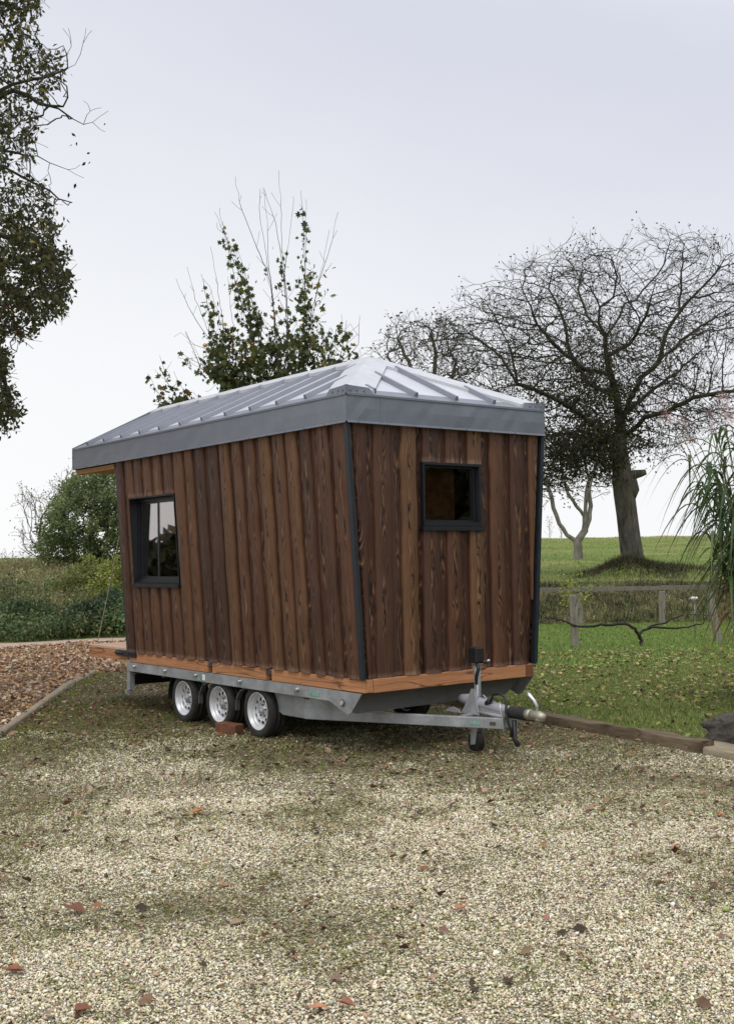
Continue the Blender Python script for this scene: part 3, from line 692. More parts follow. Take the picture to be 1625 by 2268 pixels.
def blades(name, P, h, w, col, m, lean_=.35, segs=2, parent=None, origin=None, dirs=None, kind=None):
    """curved grass blades"""
    n = len(P); h = np.broadcast_to(h, (n,)); w = np.broadcast_to(w, (n,))
    ang = RNG.uniform(0, 2 * np.pi, n); d = np.stack([np.cos(ang), np.sin(ang), np.zeros(n)], 1) if dirs is None else dirs
    sd = np.stack([-d[:, 1], d[:, 0], np.zeros(n)], 1); ln = np.abs(RNG.normal(lean_, lean_ * .5, n))
    V = []
    for i in range(segs + 1):
        q = i / segs; off = (h * q)[:, None] * np.array([0, 0, 1]) * np.cos(ln * q * 1.2)[:, None] + d * (h * ln * q * q)[:, None]
        ww = (w * (1 - q ** 1.5) * .5)[:, None] * sd
        if i < segs: V += [P + off - ww, P + off + ww]
        else: V += [P + off]
    k = 2 * segs + 1; V = np.stack(V, 1); base = (np.arange(n) * k)[:, None]
    F = []
    for i in range(segs - 1):
        F.append(base + np.array([2 * i, 2 * i + 1, 2 * i + 3])); F.append(base + np.array([2 * i, 2 * i + 3, 2 * i + 2]))
    F.append(base + np.array([2 * segs - 2, 2 * segs - 1, 2 * segs]))
    C = np.repeat(col, k, axis=0)
    o = npmesh(name, V.reshape(-1, 3), np.concatenate(F), m, parent, {'col': ('FLOAT_COLOR', C)}, origin=origin)
    if kind: o['kind'] = kind
    return o

def colonize(att, pos, par, step, infl, kill, iters=400, jit=.25, maxn=16000, up=.0, away=None, aw=0.0):
    pos = [np.array(p, float) for p in pos]; par = list(par); att = np.array(att)
    A = att.copy(); Pn = np.array(pos)
    d = np.linalg.norm(A[:, None] - Pn[None], axis=2) if len(A) * len(Pn) < 4e6 else None
    near = d.argmin(1); nd = d[np.arange(len(A)), near]
    for it in range(iters):
        if len(A) == 0 or len(pos) > maxn: break
        act = nd < infl
        if not act.any(): break
        idx = near[act]; dirs = unit(A[act] - np.array(pos)[idx])
        un, inv = np.unique(idx, return_inverse=True); acc = np.zeros((len(un), 3)); np.add.at(acc, inv, dirs)
        acc = unit(acc) + (aw * unit(np.array(pos)[un] - away) if away is not None else 0.0); acc = unit(acc); acc += RNG.normal(0, jit, acc.shape); acc[:, 2] += up; acc = unit(acc)
        new = np.array(pos)[un] + acc * step; s0 = len(pos)
        pos += list(new); par += list(un)
        dn = np.linalg.norm(A[:, None] - new[None], axis=2); j = dn.argmin(1); m_ = dn[np.arange(len(A)), j]
        b = m_ < nd; near[b] = s0 + j[b]; nd = np.minimum(nd, m_)
        keep = nd > kill
        # attractors stuck to the same node twice are dropped
        A, near, nd = A[keep], near[keep], nd[keep]
        if it > 30 and it % 25 == 0: A, near, nd = A[::1], near[::1], nd[::1]
    return np.array(pos), np.array(par)

def add_twigs(pos, par, ends, per, length, spread, seg=2, up=.2):
    P = list(pos); Q = list(par); tips = []
    for e in ends:
        d0 = unit(P[e] - P[Q[e]]) if Q[e] >= 0 else np.array([0, 0, 1.])
        for _ in range(per):
            d = unit(d0 + RNG.normal(0, spread, 3) + np.array([0, 0, up])); prev = e; p = P[e]
            for k in range(seg):
                p = p + d * length * RNG.uniform(.6, 1.3) / seg; d = unit(d + RNG.normal(0, .2, 3) + np.array([0, 0, up * .5]))
                P.append(p); Q.append(prev); prev = len(P) - 1
            tips.append(prev)
    return np.array(P), np.array(Q), np.array(tips)

def radii(pos, par, tip, base, cap=None):
    n = len(pos); cnt = np.zeros(n); ch = np.bincount(par[par >= 0], minlength=n)
    cnt[ch == 0] = 1
    for i in range(n - 1, -1, -1):
        if par[i] >= 0: cnt[par[i]] += cnt[i]
    e = math.log(max(cnt.max(), 2)) / math.log(base / tip)
    r = tip * np.maximum(cnt, 1) ** (1 / e)
    return r, ch, cnt

def branch_mesh(name, pos, par, rad, m, parent=None, cnt=None, origin=None, minr=0.0):
    n = len(pos); kids = [[] for _ in range(n)]
    for i, p in enumerate(par):
        if p >= 0: kids[p].append(i)
    V = []; F3 = []; nv = 0
    stack = [(i, -1) for i in range(n) if par[i] < 0]
    while stack:
        s, frm = stack.pop(); chain = ([frm] if frm >= 0 else []) + [s]; c = s
        while kids[c]:
            ks = sorted(kids[c], key=lambda q: -rad[q])
            for q in ks[1:]: stack.append((q, c))
            c = ks[0]; chain.append(c)
        if len(chain) < 2: continue
        P = np.array([pos[i] for i in chain]); r = np.array([rad[i] for i in chain])
        if frm >= 0: r[0] = min(rad[s] * 1.15, rad[frm])
        sd = 10 if r.max() > .08 else (6 if r.max() > .025 else (4 if r.max() > .010 else 3))
        T = np.gradient(P, axis=0); T = unit(T); up = np.array([0, 0, 1.]) if abs(T[0][2]) < .9 else np.array([1., 0, 0])
        w = np.arange(sd) * 2 * np.pi / sd
        for i in range(len(P)):
            a = np.cross(up, T[i]); a = a / (np.linalg.norm(a) + 1e-9); up = np.cross(T[i], a)
            V.append(P[i] + r[i] * (np.cos(w)[:, None] * a + np.sin(w)[:, None] * up))
        j = np.arange(sd); j2 = (j + 1) % sd
        for i in range(len(P) - 1):
            b = nv + i * sd; F3.append(np.stack([b + j, b + j2, b + sd + j2, b + sd + j], 1))
        nv += sd * len(P)
    return npmesh(name, np.concatenate(V), np.concatenate(F3), m, parent, smooth=True, origin=origin)

def in_poly(px, py, poly):
    poly = np.array(poly, float); x, y = px, py; ins = np.zeros(len(x), bool); j = len(poly) - 1
    for i in range(len(poly)):
        xi, yi = poly[i]; xj, yj = poly[j]
        c = ((yi > y) != (yj > y)) & (x < (xj - xi) * (y - yi) / (yj - yi + 1e-12) + xi)
        ins ^= c; j = i
    return ins

def crown_points(poly, depth, halfdepth, n, dens=None):
    """points filling a crown with that silhouette, rounded in depth"""
    poly = np.array(poly, float); lo = poly.min(0); hi = poly.max(0); out = []
    cen = poly.mean(0); 
    while len(out) < n:
        q = RNG.uniform(lo, hi, (4000, 2)); q = q[in_poly(q[:, 0], q[:, 1], poly)]
        e = np.clip(1 - (((q - cen) / ((hi - lo) / 2)) ** 2).sum(1), .08, 1) ** .5
        dz = RNG.uniform(-1, 1, len(q)) * e * halfdepth
        for (a, b), z in zip(q, dz):
            if dens is None or RNG.random() < dens(a, b): out.append(at(a, b, depth + z) if True else None)
    return np.array(out[:n])

def poly_nodes(lines, depth, sub=.3):
    """skeleton from sketched limbs [(x,y,depth offset)...]; each limb starts at the nearest existing node"""
    pos = []; par = []
    for ln in lines:
        P = [at(x, y, depth + dz) for x, y, dz in ln]
        if pos:
            d = np.linalg.norm(np.array(pos) - P[0], axis=1); prev = int(d.argmin()); seq = P[1:] if d.min() < .6 else P
            cur = pos[prev]
        else: pos.append(P[0]); par.append(-1); prev = 0; cur = P[0]; seq = P[1:]
        for p in seq:
            k = max(1, int(np.linalg.norm(p - cur) / sub)); c0 = cur
            for i in range(1, k + 1):
                q = c0 + (p - c0) * i / k + (RNG.normal(0, .02, 3) if i < k else 0)
                pos.append(q); par.append(prev); prev = len(pos) - 1
            cur = p
    return pos, par

# ================================================================= ground
def ground_material():
    t = NT('grass_ground'); p = t.pos()
    big = t.noise(p, .22, 4, .6); mid = t.noise(p, 1.7, 5, .65); fine = t.noise(t.vmul(p, (1, 1, .3)), 34., 4, .7)
    c = t.ramp(big, [(.3, (.11, .20, .036)), (.5, (.17, .24, .06)), (.7, (.27, .26, .10))])
    c = t.mix(t.ramp(mid, [(.42, 0.), (.62, .75)]), c, (.19, .175, .07))
    c = t.mix(1.0, c, t.ramp(fine, [(.25, .5), (.75, 1.45)]), 'MULTIPLY')
    t.bsdf(c, .9, t.bump(fine, .8, .05), Specular__IOR__Level=.1); return t.m
def gravel_material():
    t = NT('gravel_bed'); p = t.pos()
    v = t.n('ShaderNodeTexVoronoi', _feature='F1', Scale=95., Randomness=1.0, Vector=p)
    rnd = t.xyz(v.outputs['Color'])[0]; dist = v.outputs['Distance']
    c = t.ramp(rnd, [(0, (.26, .22, .14)), (.3, (.52, .46, .32)), (.6, (.64, .57, .41)), (.85, (.38, .33, .23)), (1, (.19, .15, .10))])
    c = t.mix(t.ramp(dist, [(.35, 0.), (.75, 1.)]), c, (.06, .054, .03))
    n = t.noise(p, .9, 5, .65); n2 = t.noise(p, 7., 4, .7)
    x, y, z = t.xyz(p)
    s = t.math('ADD', t.math('MULTIPLY', t.math('SUBTRACT', x, float(CAM[0])), float(FH[0])), t.math('MULTIPLY', t.math('SUBTRACT', y, float(CAM[1])), float(FH[1])))
    far = t.math('MULTIPLY', t.math('SUBTRACT', s, 8.6), .17, clamp=True)
    f = t.math('ADD', t.math('MULTIPLY', n, .75), t.math('ADD', t.math('MULTIPLY', n2, .35), t.math('MULTIPLY', far, .32)))
    c = t.mix(t.ramp(f, [(.55, 0.), (.85, .85)]), c, t.mix(n2, (.085, .082, .028), (.12, .085, .045)))  # moss and soil tint, its darkness also painting shade below the trailer
    t.bsdf(c, .92, t.bump(t.math('MULTIPLY', dist, -1.0), .9, .02), Specular__IOR__Level=.15); return t.m
def litter_material():
    t = NT('litter_soil'); p = t.pos(); n = t.noise(p, 14., 5, .7); n2 = t.noise(p, 1.2, 4, .6)
    c = t.ramp(n, [(.3, (.07, .045, .03)), (.5, (.19, .12, .075)), (.68, (.34, .23, .145))]); c = t.mix(t.ramp(n2, [(.5, 0.), (.75, .5)]), c, (.30, .26, .19))
    t.bsdf(c, .95, t.bump(n, .8, .03), Specular__IOR__Level=.1); return t.m
def road_material():
    t = NT('pink_road_grit'); p = t.pos(); n = t.noise(p, 90., 3, .7); n2 = t.noise(p, 1.4, 4, .6)
    c = t.mix(1.0, t.mix(n2, (.42, .29, .235), (.36, .27, .22)), t.ramp(n, [(.25, .75), (.75, 1.2)]), 'MULTIPLY')
    t.bsdf(c, .9, t.bump(n, .3, .01)); return t.m
S_ = np.concatenate([np.arange(-56, 0, 14.), np.arange(0, 26, 2.), np.arange(26, 42, .3), np.arange(42, 60, 1.), np.arange(60, 100, 2.), [104, 110, 118, 130, 145, 160]])
T_ = np.concatenate([-np.geomspace(110, 16, 12), np.arange(-14, 17, .4), np.geomspace(18, 110, 12)])
ss, tt = np.meshgrid(S_, T_, indexing='ij'); gx, gy = xy(ss, tt); gz = H(gx, gy)
gi = np.arange(ss.size).reshape(ss.shape)
tag(npmesh('ground', np.stack([gx, gy, gz], -1).reshape(-1, 3), np.stack([gi[:-1, :-1], gi[:-1, 1:], gi[1:, 1:], gi[1:, :-1]], -1).reshape(-1, 4), ground_material(), smooth=True), kind='structure')

def sheet(name, poly, z, m):
    P = [(x, y, z) for x, y in poly]
    o = npmesh(name, P, np.array([list(range(len(P)))]), m); return tag(o, kind='structure')
# left edging line, sleeper line and its continuation
EDG = [(0.2, -5.9), (-3.65, -2.84), (-7.93, -.24), (-9.1, .60)]
SLP = [(-9.1, 2.75), (-3.6, 2.19), (1.75, 1.39), (3.1, 1.18), (9.0, .2)]
gp = [(14, -18)] + [(2.6, -7.9)] + EDG + SLP + [(16, -1.2)]
sheet('gravel_drive', gp, .004, gravel_material())
rd0, rd1 = [xy(24.45, t) for t in (-40, -2)], [xy(25.8, t) for t in (-2, -40)]
ra, rb = xy(24.6, -40), xy(26.5, -4.0); rc, rdd = xy(27.9, -4.0), xy(26.0, -40)
LIT = [EDG[3], EDG[2], EDG[1], EDG[0], (2.6, -7.9), (14, -18), (2, -32), xy(19.8, -30), xy(22.95, -12), xy(23.85, -7.6), xy(25.2, -6.2), xy(25.4, -3.4), xy(20.5, -2.0)]
sheet('leaf_strewn_verge', LIT, .0045, litter_material())
sheet('road', [xy(19.5, -40), xy(23.0, -12), xy(23.9, -7.6), xy(25.3, -6.2), xy(26.2, -4.0), xy(27.0, -4.0), xy(26.5, -6.2), xy(25.5, -7.6), xy(24.7, -12), xy(21.5, -40)], .009, road_material())

# ---------------------------------------------------------------- edging, sleepers
def plank(name, a, bp, w, z0, z1, m, label, cat, seed=0, group=None, rough=.006):
    """a long timber with slightly uneven arrises"""
    rng = np.random.default_rng(seed); a, bp = np.array(a, float), np.array(bp, float); d = bp - a; ln = np.linalg.norm(d); d /= ln; nn = np.array([-d[1], d[0]])
    N = max(6, int(ln / .12)); V = []; F = []
    for i in range(N + 1):
        c = a + d * ln * i / N
        for k, (o, z) in enumerate(((-w / 2, z0), (-w / 2, z1 - .012), (-w / 2 + .012, z1), (w / 2 - .012, z1), (w / 2, z1 - .012), (w / 2, z0))):
            e = rng.normal(0, rough, 2); q = c + nn * (o + e[0] * .8); V.append((q[0], q[1], z + (e[1] if 0 < k < 5 else 0)))
    for i in range(N):
        for k in range(5): F.append((i * 6 + k, i * 6 + k + 1, (i + 1) * 6 + k + 1, (i + 1) * 6 + k))
    ends = [[0, 1, 2, 3, 4, 5], [N * 6 + k for k in range(5, -1, -1)]]
    org = (a[0], a[1], 0); o = npmesh(name, V, [np.array(F), np.array(ends)], m, origin=org)
    return tag(o, label, cat, group)
plank('edging_board', (-.05, -5.70), (-3.60, -2.89), .10, -.05, .062, M['edging'], 'pale wooden edging strip between gravel and brown leaves, running out at the left edge', 'edging', 1, 'edging strips of the gravel drive', .003)
plank('edging_board', (-3.62, -2.86), (-7.93, -.24), .10, -.05, .058, M['edging'], 'pale wooden edging strip between gravel and brown leaves, leading back towards the trailer', 'edging', 2, 'edging strips of the gravel drive', .003)
plank('edging_board', (-7.96, -.22), (-9.4, .75), .10, -.05, .035, M['edging'], 'far half buried end of the edging strip among brown leaves behind the trailer', 'edging', 3, 'edging strips of the gravel drive', .005)
plank('railway_sleeper', (-3.55, 2.18), (-1.02, 1.80), .15, -.05, .095, M['sleeper'], 'weathered timber sleeper edging the lawn, behind the trailer drawbar', 'sleeper', 4, 'timber sleepers edging the lawn')
plank('railway_sleeper', (-.98, 1.795), (1.72, 1.39), .15, -.05, .10, M['sleeper'], 'long weathered timber sleeper between lawn and gravel, running right from the tow hitch', 'sleeper', 5, 'timber sleepers edging the lawn', .009)
plank('paving_slab', (1.55, 1.52), (3.0, 1.30), .34, -.05, .055, M['edging'], 'flat pale slab lying under the dark boulder at the end of the sleeper', 'slab', 6, None, .006)

# boulder
import bmesh
from mathutils import noise as mnoise
def boulder_mat():
    t = NT('dark_basalt'); p = t.pos(); n = t.noise(p, 9., 6, .7); n2 = t.noise(p, 30., 4, .7); n3 = t.noise(p, 5., 3, .6)
    c = t.ramp(n, [(.3, (.02, .017, .015)), (.7, (.085, .074, .06))])
    c = t.mix(t.math('MULTIPLY', t.ramp(n2, [(.56, 0.), (.66, 1.)]), t.ramp(n3, [(.45, 0.), (.62, .8)])), c, (.26, .25, .18))
    t.bsdf(c, .85, t.bump(t.math('ADD', n, n2), .7, .03)); return t.m
bm = bmesh.new(); bmesh.ops.create_icosphere(bm, subdivisions=5, radius=1)
for v in bm.verts:
    c = v.co.copy(); k = 1 + (.22 * mnoise.noise(c * 1.5 + Vector((7, 4, 2))) + .12 * mnoise.noise(c * 2.7 + Vector((1, 5, 9)))) + .05 * mnoise.noise(c * 6)
    c = Vector((abs(c.x) ** .85 * (1 if c.x > 0 else -1), abs(c.y) ** .85 * (1 if c.y > 0 else -1), abs(c.z) ** .85 * (1 if c.z > 0 else -1)))
    v.co = Vector((c.x * .47 * k, c.y * .26 * k, c.z * .165 * k))
    if v.co.z < -.09: v.co.z = -.09 + (v.co.z + .09) * .2
me = bpy.data.meshes.new('boulder'); bm.to_mesh(me); bm.free(); me.polygons.foreach_set('use_smooth', [True] * len(me.polygons)); me.materials.append(boulder_mat())
bo = bpy.data.objects.new('boulder', me); COL.objects.link(bo); _b = at(1680, 1640, 10.35); bo.location = (_b[0], _b[1], .155); bo.rotation_euler = (R(2), R(-6), math.atan2(RH[1], RH[0]) - .15)
tag(bo, 'dark rugged boulder with pale lichen on the edge of the lawn', 'boulder')

# ---------------------------------------------------------------- gravel stones
IV = np.array([(.5, 0, 0), (-.5, 0, 0), (0, .5, 0), (0, -.5, 0), (0, 0, .5), (0, 0, -.5)]); IF = np.array([(0, 2, 4), (2, 1, 4), (1, 3, 4), (3, 0, 4), (2, 0, 5), (1, 2, 5), (3, 1, 5), (0, 3, 5)])
def poly_mask(x, y, poly): return in_poly(x, y, poly)
GRAV = [(14, -18), (2.6, -7.9)] + EDG + [(-9.1, 2.6), (-3.6, 2.04), (1.75, 1.25), (3.1, 1.02), (9.0, .05), (16, -1.35)]
def n2d(x, y, s, seed=0.):
    return np.array([mnoise.fractal(Vector((a * s, b * s, seed)), .6, 2.0, 4) for a, b in zip(x, y)])
def strip(n, s0, s1, mar, poly, l0=-.33, l1=.33):
    """random ground points in the wedge the place is seen in, with a margin"""
    s = np.sqrt(RNG.uniform(s0 ** 2, s1 ** 2, n)); t = RNG.uniform(0, 1, n) * (s * (l1 - l0) + 2 * mar) + s * l0 - mar
    x, y = xy(s, t); k = in_poly(x, y, poly); return x[k], y[k], s[k]
gxs, gys, gss = [], [], []
for n, a, b in ((185000, 3.0, 5.5), (255000, 5.5, 8.5), (150000, 8.5, 12.0), (36000, 12.0, 18.0)):
    x, y, s = strip(n, a, b, 1.5, GRAV); gxs.append(x); gys.append(y); gss.append(s)
x, y, s = map(np.concatenate, (gxs, gys, gss)); 
def mossy(x, y):
    """0 clean gravel .. 1 overgrown; high under the trailer, partly as its shade"""
    cx, cy = np.arange(-11, 12, .14), np.arange(-12, 5, .14)
    if not hasattr(mossy, 'g'):
        mossy.g = np.array([[mnoise.fractal(Vector((a * .6, b * .6, 4.2)), .45, 2.0, 6) for b in cy] for a in cx])
    i = np.clip(((x + 11) / .14).astype(int), 0, len(cx) - 1); j = np.clip(((y + 12) / .14).astype(int), 0, len(cy) - 1)
    nz = mossy.g[i, j]
    dh = np.maximum(np.maximum(-4.6 - x, x - .5), np.maximum(-1.3 - y, y - 1.2)); dh = np.maximum(dh, 0)  # moss round the trailer; beneath it the darkening also stands in for shade
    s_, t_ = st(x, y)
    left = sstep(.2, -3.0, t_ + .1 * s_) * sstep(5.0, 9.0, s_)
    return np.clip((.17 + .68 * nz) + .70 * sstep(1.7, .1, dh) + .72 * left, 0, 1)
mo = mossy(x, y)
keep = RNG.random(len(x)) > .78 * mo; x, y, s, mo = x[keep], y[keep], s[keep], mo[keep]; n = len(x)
sz = np.exp(RNG.normal(np.log(.0118), .34, n)) * (1 + .45 * sstep(6, 12, s))
q = unit(RNG.normal(size=(n, 4))); w0, a0, b0, c0 = q.T
RM = np.stack([1 - 2 * (b0 * b0 + c0 * c0), 2 * (a0 * b0 - w0 * c0), 2 * (a0 * c0 + w0 * b0), 2 * (a0 * b0 + w0 * c0), 1 - 2 * (a0 * a0 + c0 * c0), 2 * (b0 * c0 - w0 * a0), 2 * (a0 * c0 - w0 * b0), 2 * (b0 * c0 + w0 * a0), 1 - 2 * (a0 * a0 + b0 * b0)], 1).reshape(n, 3, 3).astype(np.float32)
dim = (sz[:, None] * np.stack([RNG.uniform(.8, 1.5, n), RNG.uniform(.6, 1.0, n), RNG.uniform(.4, .8, n)], 1)).astype(np.float32)
loc = IV[None].astype(np.float32) * dim[:, None] * (1 + RNG.normal(0, .16, (n, 6, 1))).astype(np.float32)
V = np.einsum('nij,nkj->nki', RM, loc); V[..., 2] *= .75
V += np.stack([x, y, .004 + sz * RNG.uniform(.05, .42, n)], 1)[:, None].astype(np.float32)
c = palette(n, [(.77, .69, .49), (.84, .78, .61), (.64, .55, .37), (.49, .45, .35), (.52, .38, .24), (.24, .19, .13), (.86, .82, .70)], [30, 22, 20, 9, 8, 6, 5], .14)
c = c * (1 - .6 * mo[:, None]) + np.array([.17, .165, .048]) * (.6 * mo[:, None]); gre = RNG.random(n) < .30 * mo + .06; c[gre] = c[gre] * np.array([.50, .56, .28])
def stone_mat():
    t = NT('gravel_stone'); cc = t.attr('col').outputs['Color']; nn = t.noise(t.pos(), 160., 3, .6)
    cc = t.mix(1.0, cc, t.ramp(nn, [(.3, .78), (.7, 1.15)]), 'MULTIPLY'); t.bsdf(cc, .85, t.bump(nn, .3, .003), Specular__IOR__Level=.25); return t.m
F = IF[None] + (np.arange(n) * 6)[:, None, None]
tag(npmesh('gravel', V.reshape(-1, 3), F.reshape(-1, 3), stone_mat(), None, {'col': ('FLOAT_COLOR', np.repeat(c, 6, axis=0))}), 'pale cream gravel stones covering the drive', 'gravel', kind='stuff')

# ---------------------------------------------------------------- leaves on the ground
BROWN = [(.36, .225, .125), (.45, .31, .19), (.26, .155, .085), (.15, .09, .055), (.52, .40, .28), (.11, .068, .042), (.42, .23, .10)]
def ground_leaves(name, x, y, size, cols, w, label, tmpl=CURL, zoff=.012, tilt=.45, jit=.2):
    n = len(x); P = np.stack([x, y, H(x, y) + zoff + RNG.uniform(0, .022, n)], 1)
    ax = np.stack([RNG.normal(size=n), RNG.normal(size=n), RNG.normal(0, .25, n)], 1); nr = np.stack([RNG.normal(0, tilt, n), RNG.normal(0, tilt, n), np.ones(n)], 1)
    flip = RNG.random(n) < .35; nr[flip] *= -1
    o = leaves_mesh(name, P, size, tmpl, palette(n, cols, w, jit), DRY, ax, nr)
    return tag(o, label, 'leaves', kind='stuff')
x, y, s = strip(60000, 11, 27, 2.2, LIT, -.36, -.10)
ground_leaves('leaf_litter', x, y, RNG.uniform(.045, .092, len(x)), BROWN + [(.58, .46, .34)], [26, 24, 14, 9, 16, 6, 7, 10], 'thick carpet of brown and orange fallen leaves left of the edging strip')
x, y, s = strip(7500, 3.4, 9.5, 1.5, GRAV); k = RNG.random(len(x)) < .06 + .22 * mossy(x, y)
x2, y2, s2 = strip(16000, 9.5, 19, .7, GRAV); k2 = RNG.random(len(x2)) < .035 + .42 * mossy(x2, y2) ** 1.5
x, y = np.concatenate([x[k], x2[k2]]), np.concatenate([y[k], y2[k2]])
ground_leaves('fallen_leaves', x, y, RNG.uniform(.025, .075, len(x)), [(.22, .13, .08), (.30, .20, .13), (.14, .08, .05), (.085, .05, .035), (.36, .25, .16), (.30, .13, .06)], [24, 20, 22, 16, 12, 5], 'scattered brown curled leaves lying on the gravel drive')
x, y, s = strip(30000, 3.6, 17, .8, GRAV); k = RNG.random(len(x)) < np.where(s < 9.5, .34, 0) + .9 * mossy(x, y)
ground_leaves('leaf_crumbs', x[k], y[k], RNG.uniform(.012, .036, k.sum()), [(.14, .085, .05), (.22, .14, .08), (.30, .20, .12), (.08, .06, .03)], None, 'small brown crumbs of broken leaves among the gravel stones')
LAWN = [(-9.1, 2.95), (-3.6, 2.36), (1.75, 1.60), (9.0, .4), xy(14, 14), xy(28.7, 22), xy(28.7, -1.5), xy(21.0, -2.0)]
x, y, s = strip(23000, 9.3, 27, 1.6, LAWN, .02, .36); k = RNG.random(len(x)) < np.where(s < 13.0, .35, .95) * np.where(s > 20.5, .06, 1); k &= np.array([mnoise.noise(Vector((a * .5, b * .5, 1.))) for a, b in zip(x, y)]) > -.35
ground_leaves('lawn_leaves', x[k], y[k], RNG.uniform(.03, .08, k.sum()), [(.28, .20, .085), (.34, .30, .11), (.11, .065, .035), (.24, .25, .075), (.44, .36, .2), (.03, .024, .018)], [18, 22, 14, 26, 8, 12], 'tan and dark fallen leaves strewn over the green lawn', CURL, .02)
for px, py, d_, lab, cc, sz in ((310, 1655, 11.2, 'bright orange curled leaf lying alone on mossy gravel left of the wheels', (.62, .21, .07), .085), (185, 2255, 4.45, 'large dark reddish leaf at the bottom edge of the gravel', (.22, .09, .05), .10), (30, 2165, 4.8, 'red brown leaf standing on edge at the lower left of the gravel', (.26, .11, .06), .10), (165, 2030, 5.35, 'long dark brown leaf with a curled edge on the left gravel', (.17, .075, .045), .12), (705, 2250, 4.5, 'tan leaf with ragged tip on gravel at the bottom', (.46, .22, .12), .085), (765, 2240, 4.5, 'chestnut leaf tilted up on gravel at the bottom', (.30, .12, .07), .08), (1020, 2025, 5.4, 'salmon brown leaf on the gravel right of the middle', (.44, .19, .11), .08), (437, 1808, 7.8, 'orange brown leaf on pale gravel in front of the middle wheel', (.48, .19, .08), .10)):
    v = DV + RV * (px - 812.5) / FPX - UV * (py - 1134) / FPX; g = CAM + v * (-CAM[2] / v[2])
    T, Fc = CURL; a = RNG.uniform(0, 6.28); ca, sa = math.cos(a), math.sin(a)
    VV = [(g[0] + sz * (ca * (p[0]) - sa * (p[1] - .5)), g[1] + sz * (sa * p[0] + ca * (p[1] - .5)), .022 + sz * (p[2] + .1 * RNG.random())) for p in T]
    o = npmesh('fallen_leaf', VV, Fc, DRY, None, {'col': ('FLOAT_COLOR', np.tile(cc, (len(T), 1)))}, origin=(g[0], g[1], .02)); tag(o, lab, 'leaf', 'single fallen leaves on the gravel')

# ---------------------------------------------------------------- grass
x, y, s = strip(290000, 9.3, 17.5, 1.6, LAWN, -.02, .36); nz = np.array([mnoise.fractal(Vector((a * .6, b * .6, 8.)), .6, 2., 3) for a, b in zip(x, y)])
cg = palette(len(x), [(.185, .25, .055), (.24, .295, .08), (.29, .315, .11), (.33, .30, .14), (.12, .17, .04)], [28, 30, 20, 8, 14], .2)
blades('lawn_grass', np.stack([x, y, H(x, y)], 1), RNG.uniform(.025, .075, len(x)) * (1 + .5 * nz), RNG.uniform(.005, .010, len(x)), cg, BLADE, .6); tag(bpy.data.objects['lawn_grass'], 'short green lawn grass right of the trailer', 'grass', kind='stuff')
x, y, s = strip(180000, 17.5, 29.0, 1.8, LAWN, -.02, .36)
cg = palette(len(x), [(.17, .26, .055), (.215, .31, .075), (.26, .325, .10), (.12, .19, .04)], [28, 34, 22, 14], .18)
blades('far_lawn_grass', np.stack([x, y, H(x, y)], 1), RNG.uniform(.03, .08, len(x)), RNG.uniform(.010, .018, len(x)), cg, BLADE, .6, 1); tag(bpy.data.objects['far_lawn_grass'], 'bright green lawn grass below the rail fence', 'grass', kind='stuff')
# tufts in the gravel
x, y, s = strip(9000, 3.6, 15, .6, GRAV); k = RNG.random(len(x)) < .03 + .8 * np.clip(mossy(x + 3.1, y * .9 + 1.3) - .12, 0, 1) ** 1.2; x, y = x[k], y[k]
m_ = 16; tx = np.repeat(x, m_) + RNG.normal(0, .022, len(x) * m_); ty = np.repeat(y, m_) + RNG.normal(0, .022, len(x) * m_); hh = np.repeat(RNG.uniform(.012, .04, len(x)), m_)
blades('grass_tufts', np.stack([tx, ty, np.full(len(tx), .004)], 1), hh * RNG.uniform(.5, 1.2, len(tx)), .005, palette(len(tx), [(.14, .20, .03), (.21, .26, .05), (.09, .14, .03), (.22, .21, .07)], None, .2), BLADE, .7); tag(bpy.data.objects['grass_tufts'], 'small green grass and moss tufts growing through the gravel', 'grass', kind='stuff')
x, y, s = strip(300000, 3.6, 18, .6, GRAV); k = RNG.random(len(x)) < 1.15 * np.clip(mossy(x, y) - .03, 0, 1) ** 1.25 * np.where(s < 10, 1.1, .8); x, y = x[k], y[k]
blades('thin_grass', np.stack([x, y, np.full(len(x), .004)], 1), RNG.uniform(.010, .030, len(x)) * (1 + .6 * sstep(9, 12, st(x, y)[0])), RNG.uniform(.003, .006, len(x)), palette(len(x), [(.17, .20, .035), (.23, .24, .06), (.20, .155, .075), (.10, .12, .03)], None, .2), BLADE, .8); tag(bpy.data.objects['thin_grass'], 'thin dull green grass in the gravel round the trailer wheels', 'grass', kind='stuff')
P_, c_ = [], []                                        # yellow green moss and grass along the edging strip
for (ax_, ay_), (bx_, by_) in zip(EDG, EDG[1:]):
    ln = math.hypot(bx_ - ax_, by_ - ay_); n = int(ln * 900); q = RNG.random(n); o = .07 + np.abs(RNG.normal(0, .16, n)); nx, ny = -(by_ - ay_) / ln, (bx_ - ax_) / ln
    sg = 1 if (nx * 1 + ny * .8) > 0 else -1; x = ax_ + (bx_ - ax_) * q + sg * nx * o; y = ay_ + (by_ - ay_) * q + sg * ny * o
    k = np.array([mnoise.noise(Vector((a * 1.6, b * 1.6, 3.))) for a, b in zip(x, y)]) > -.05; P_.append(np.stack([x[k], y[k], np.full(k.sum(), .004)], 1))
P_ = np.concatenate(P_)
blades('verge_moss', P_, RNG.uniform(.012, .04, len(P_)), RNG.uniform(.005, .010, len(P_)), palette(len(P_), [(.25, .29, .05), (.32, .33, .07), (.16, .20, .04)], None, .2), BLADE, .8); tag(bpy.data.objects['verge_moss'], 'yellow green moss and grass growing along the edging strip', 'moss', kind='stuff')
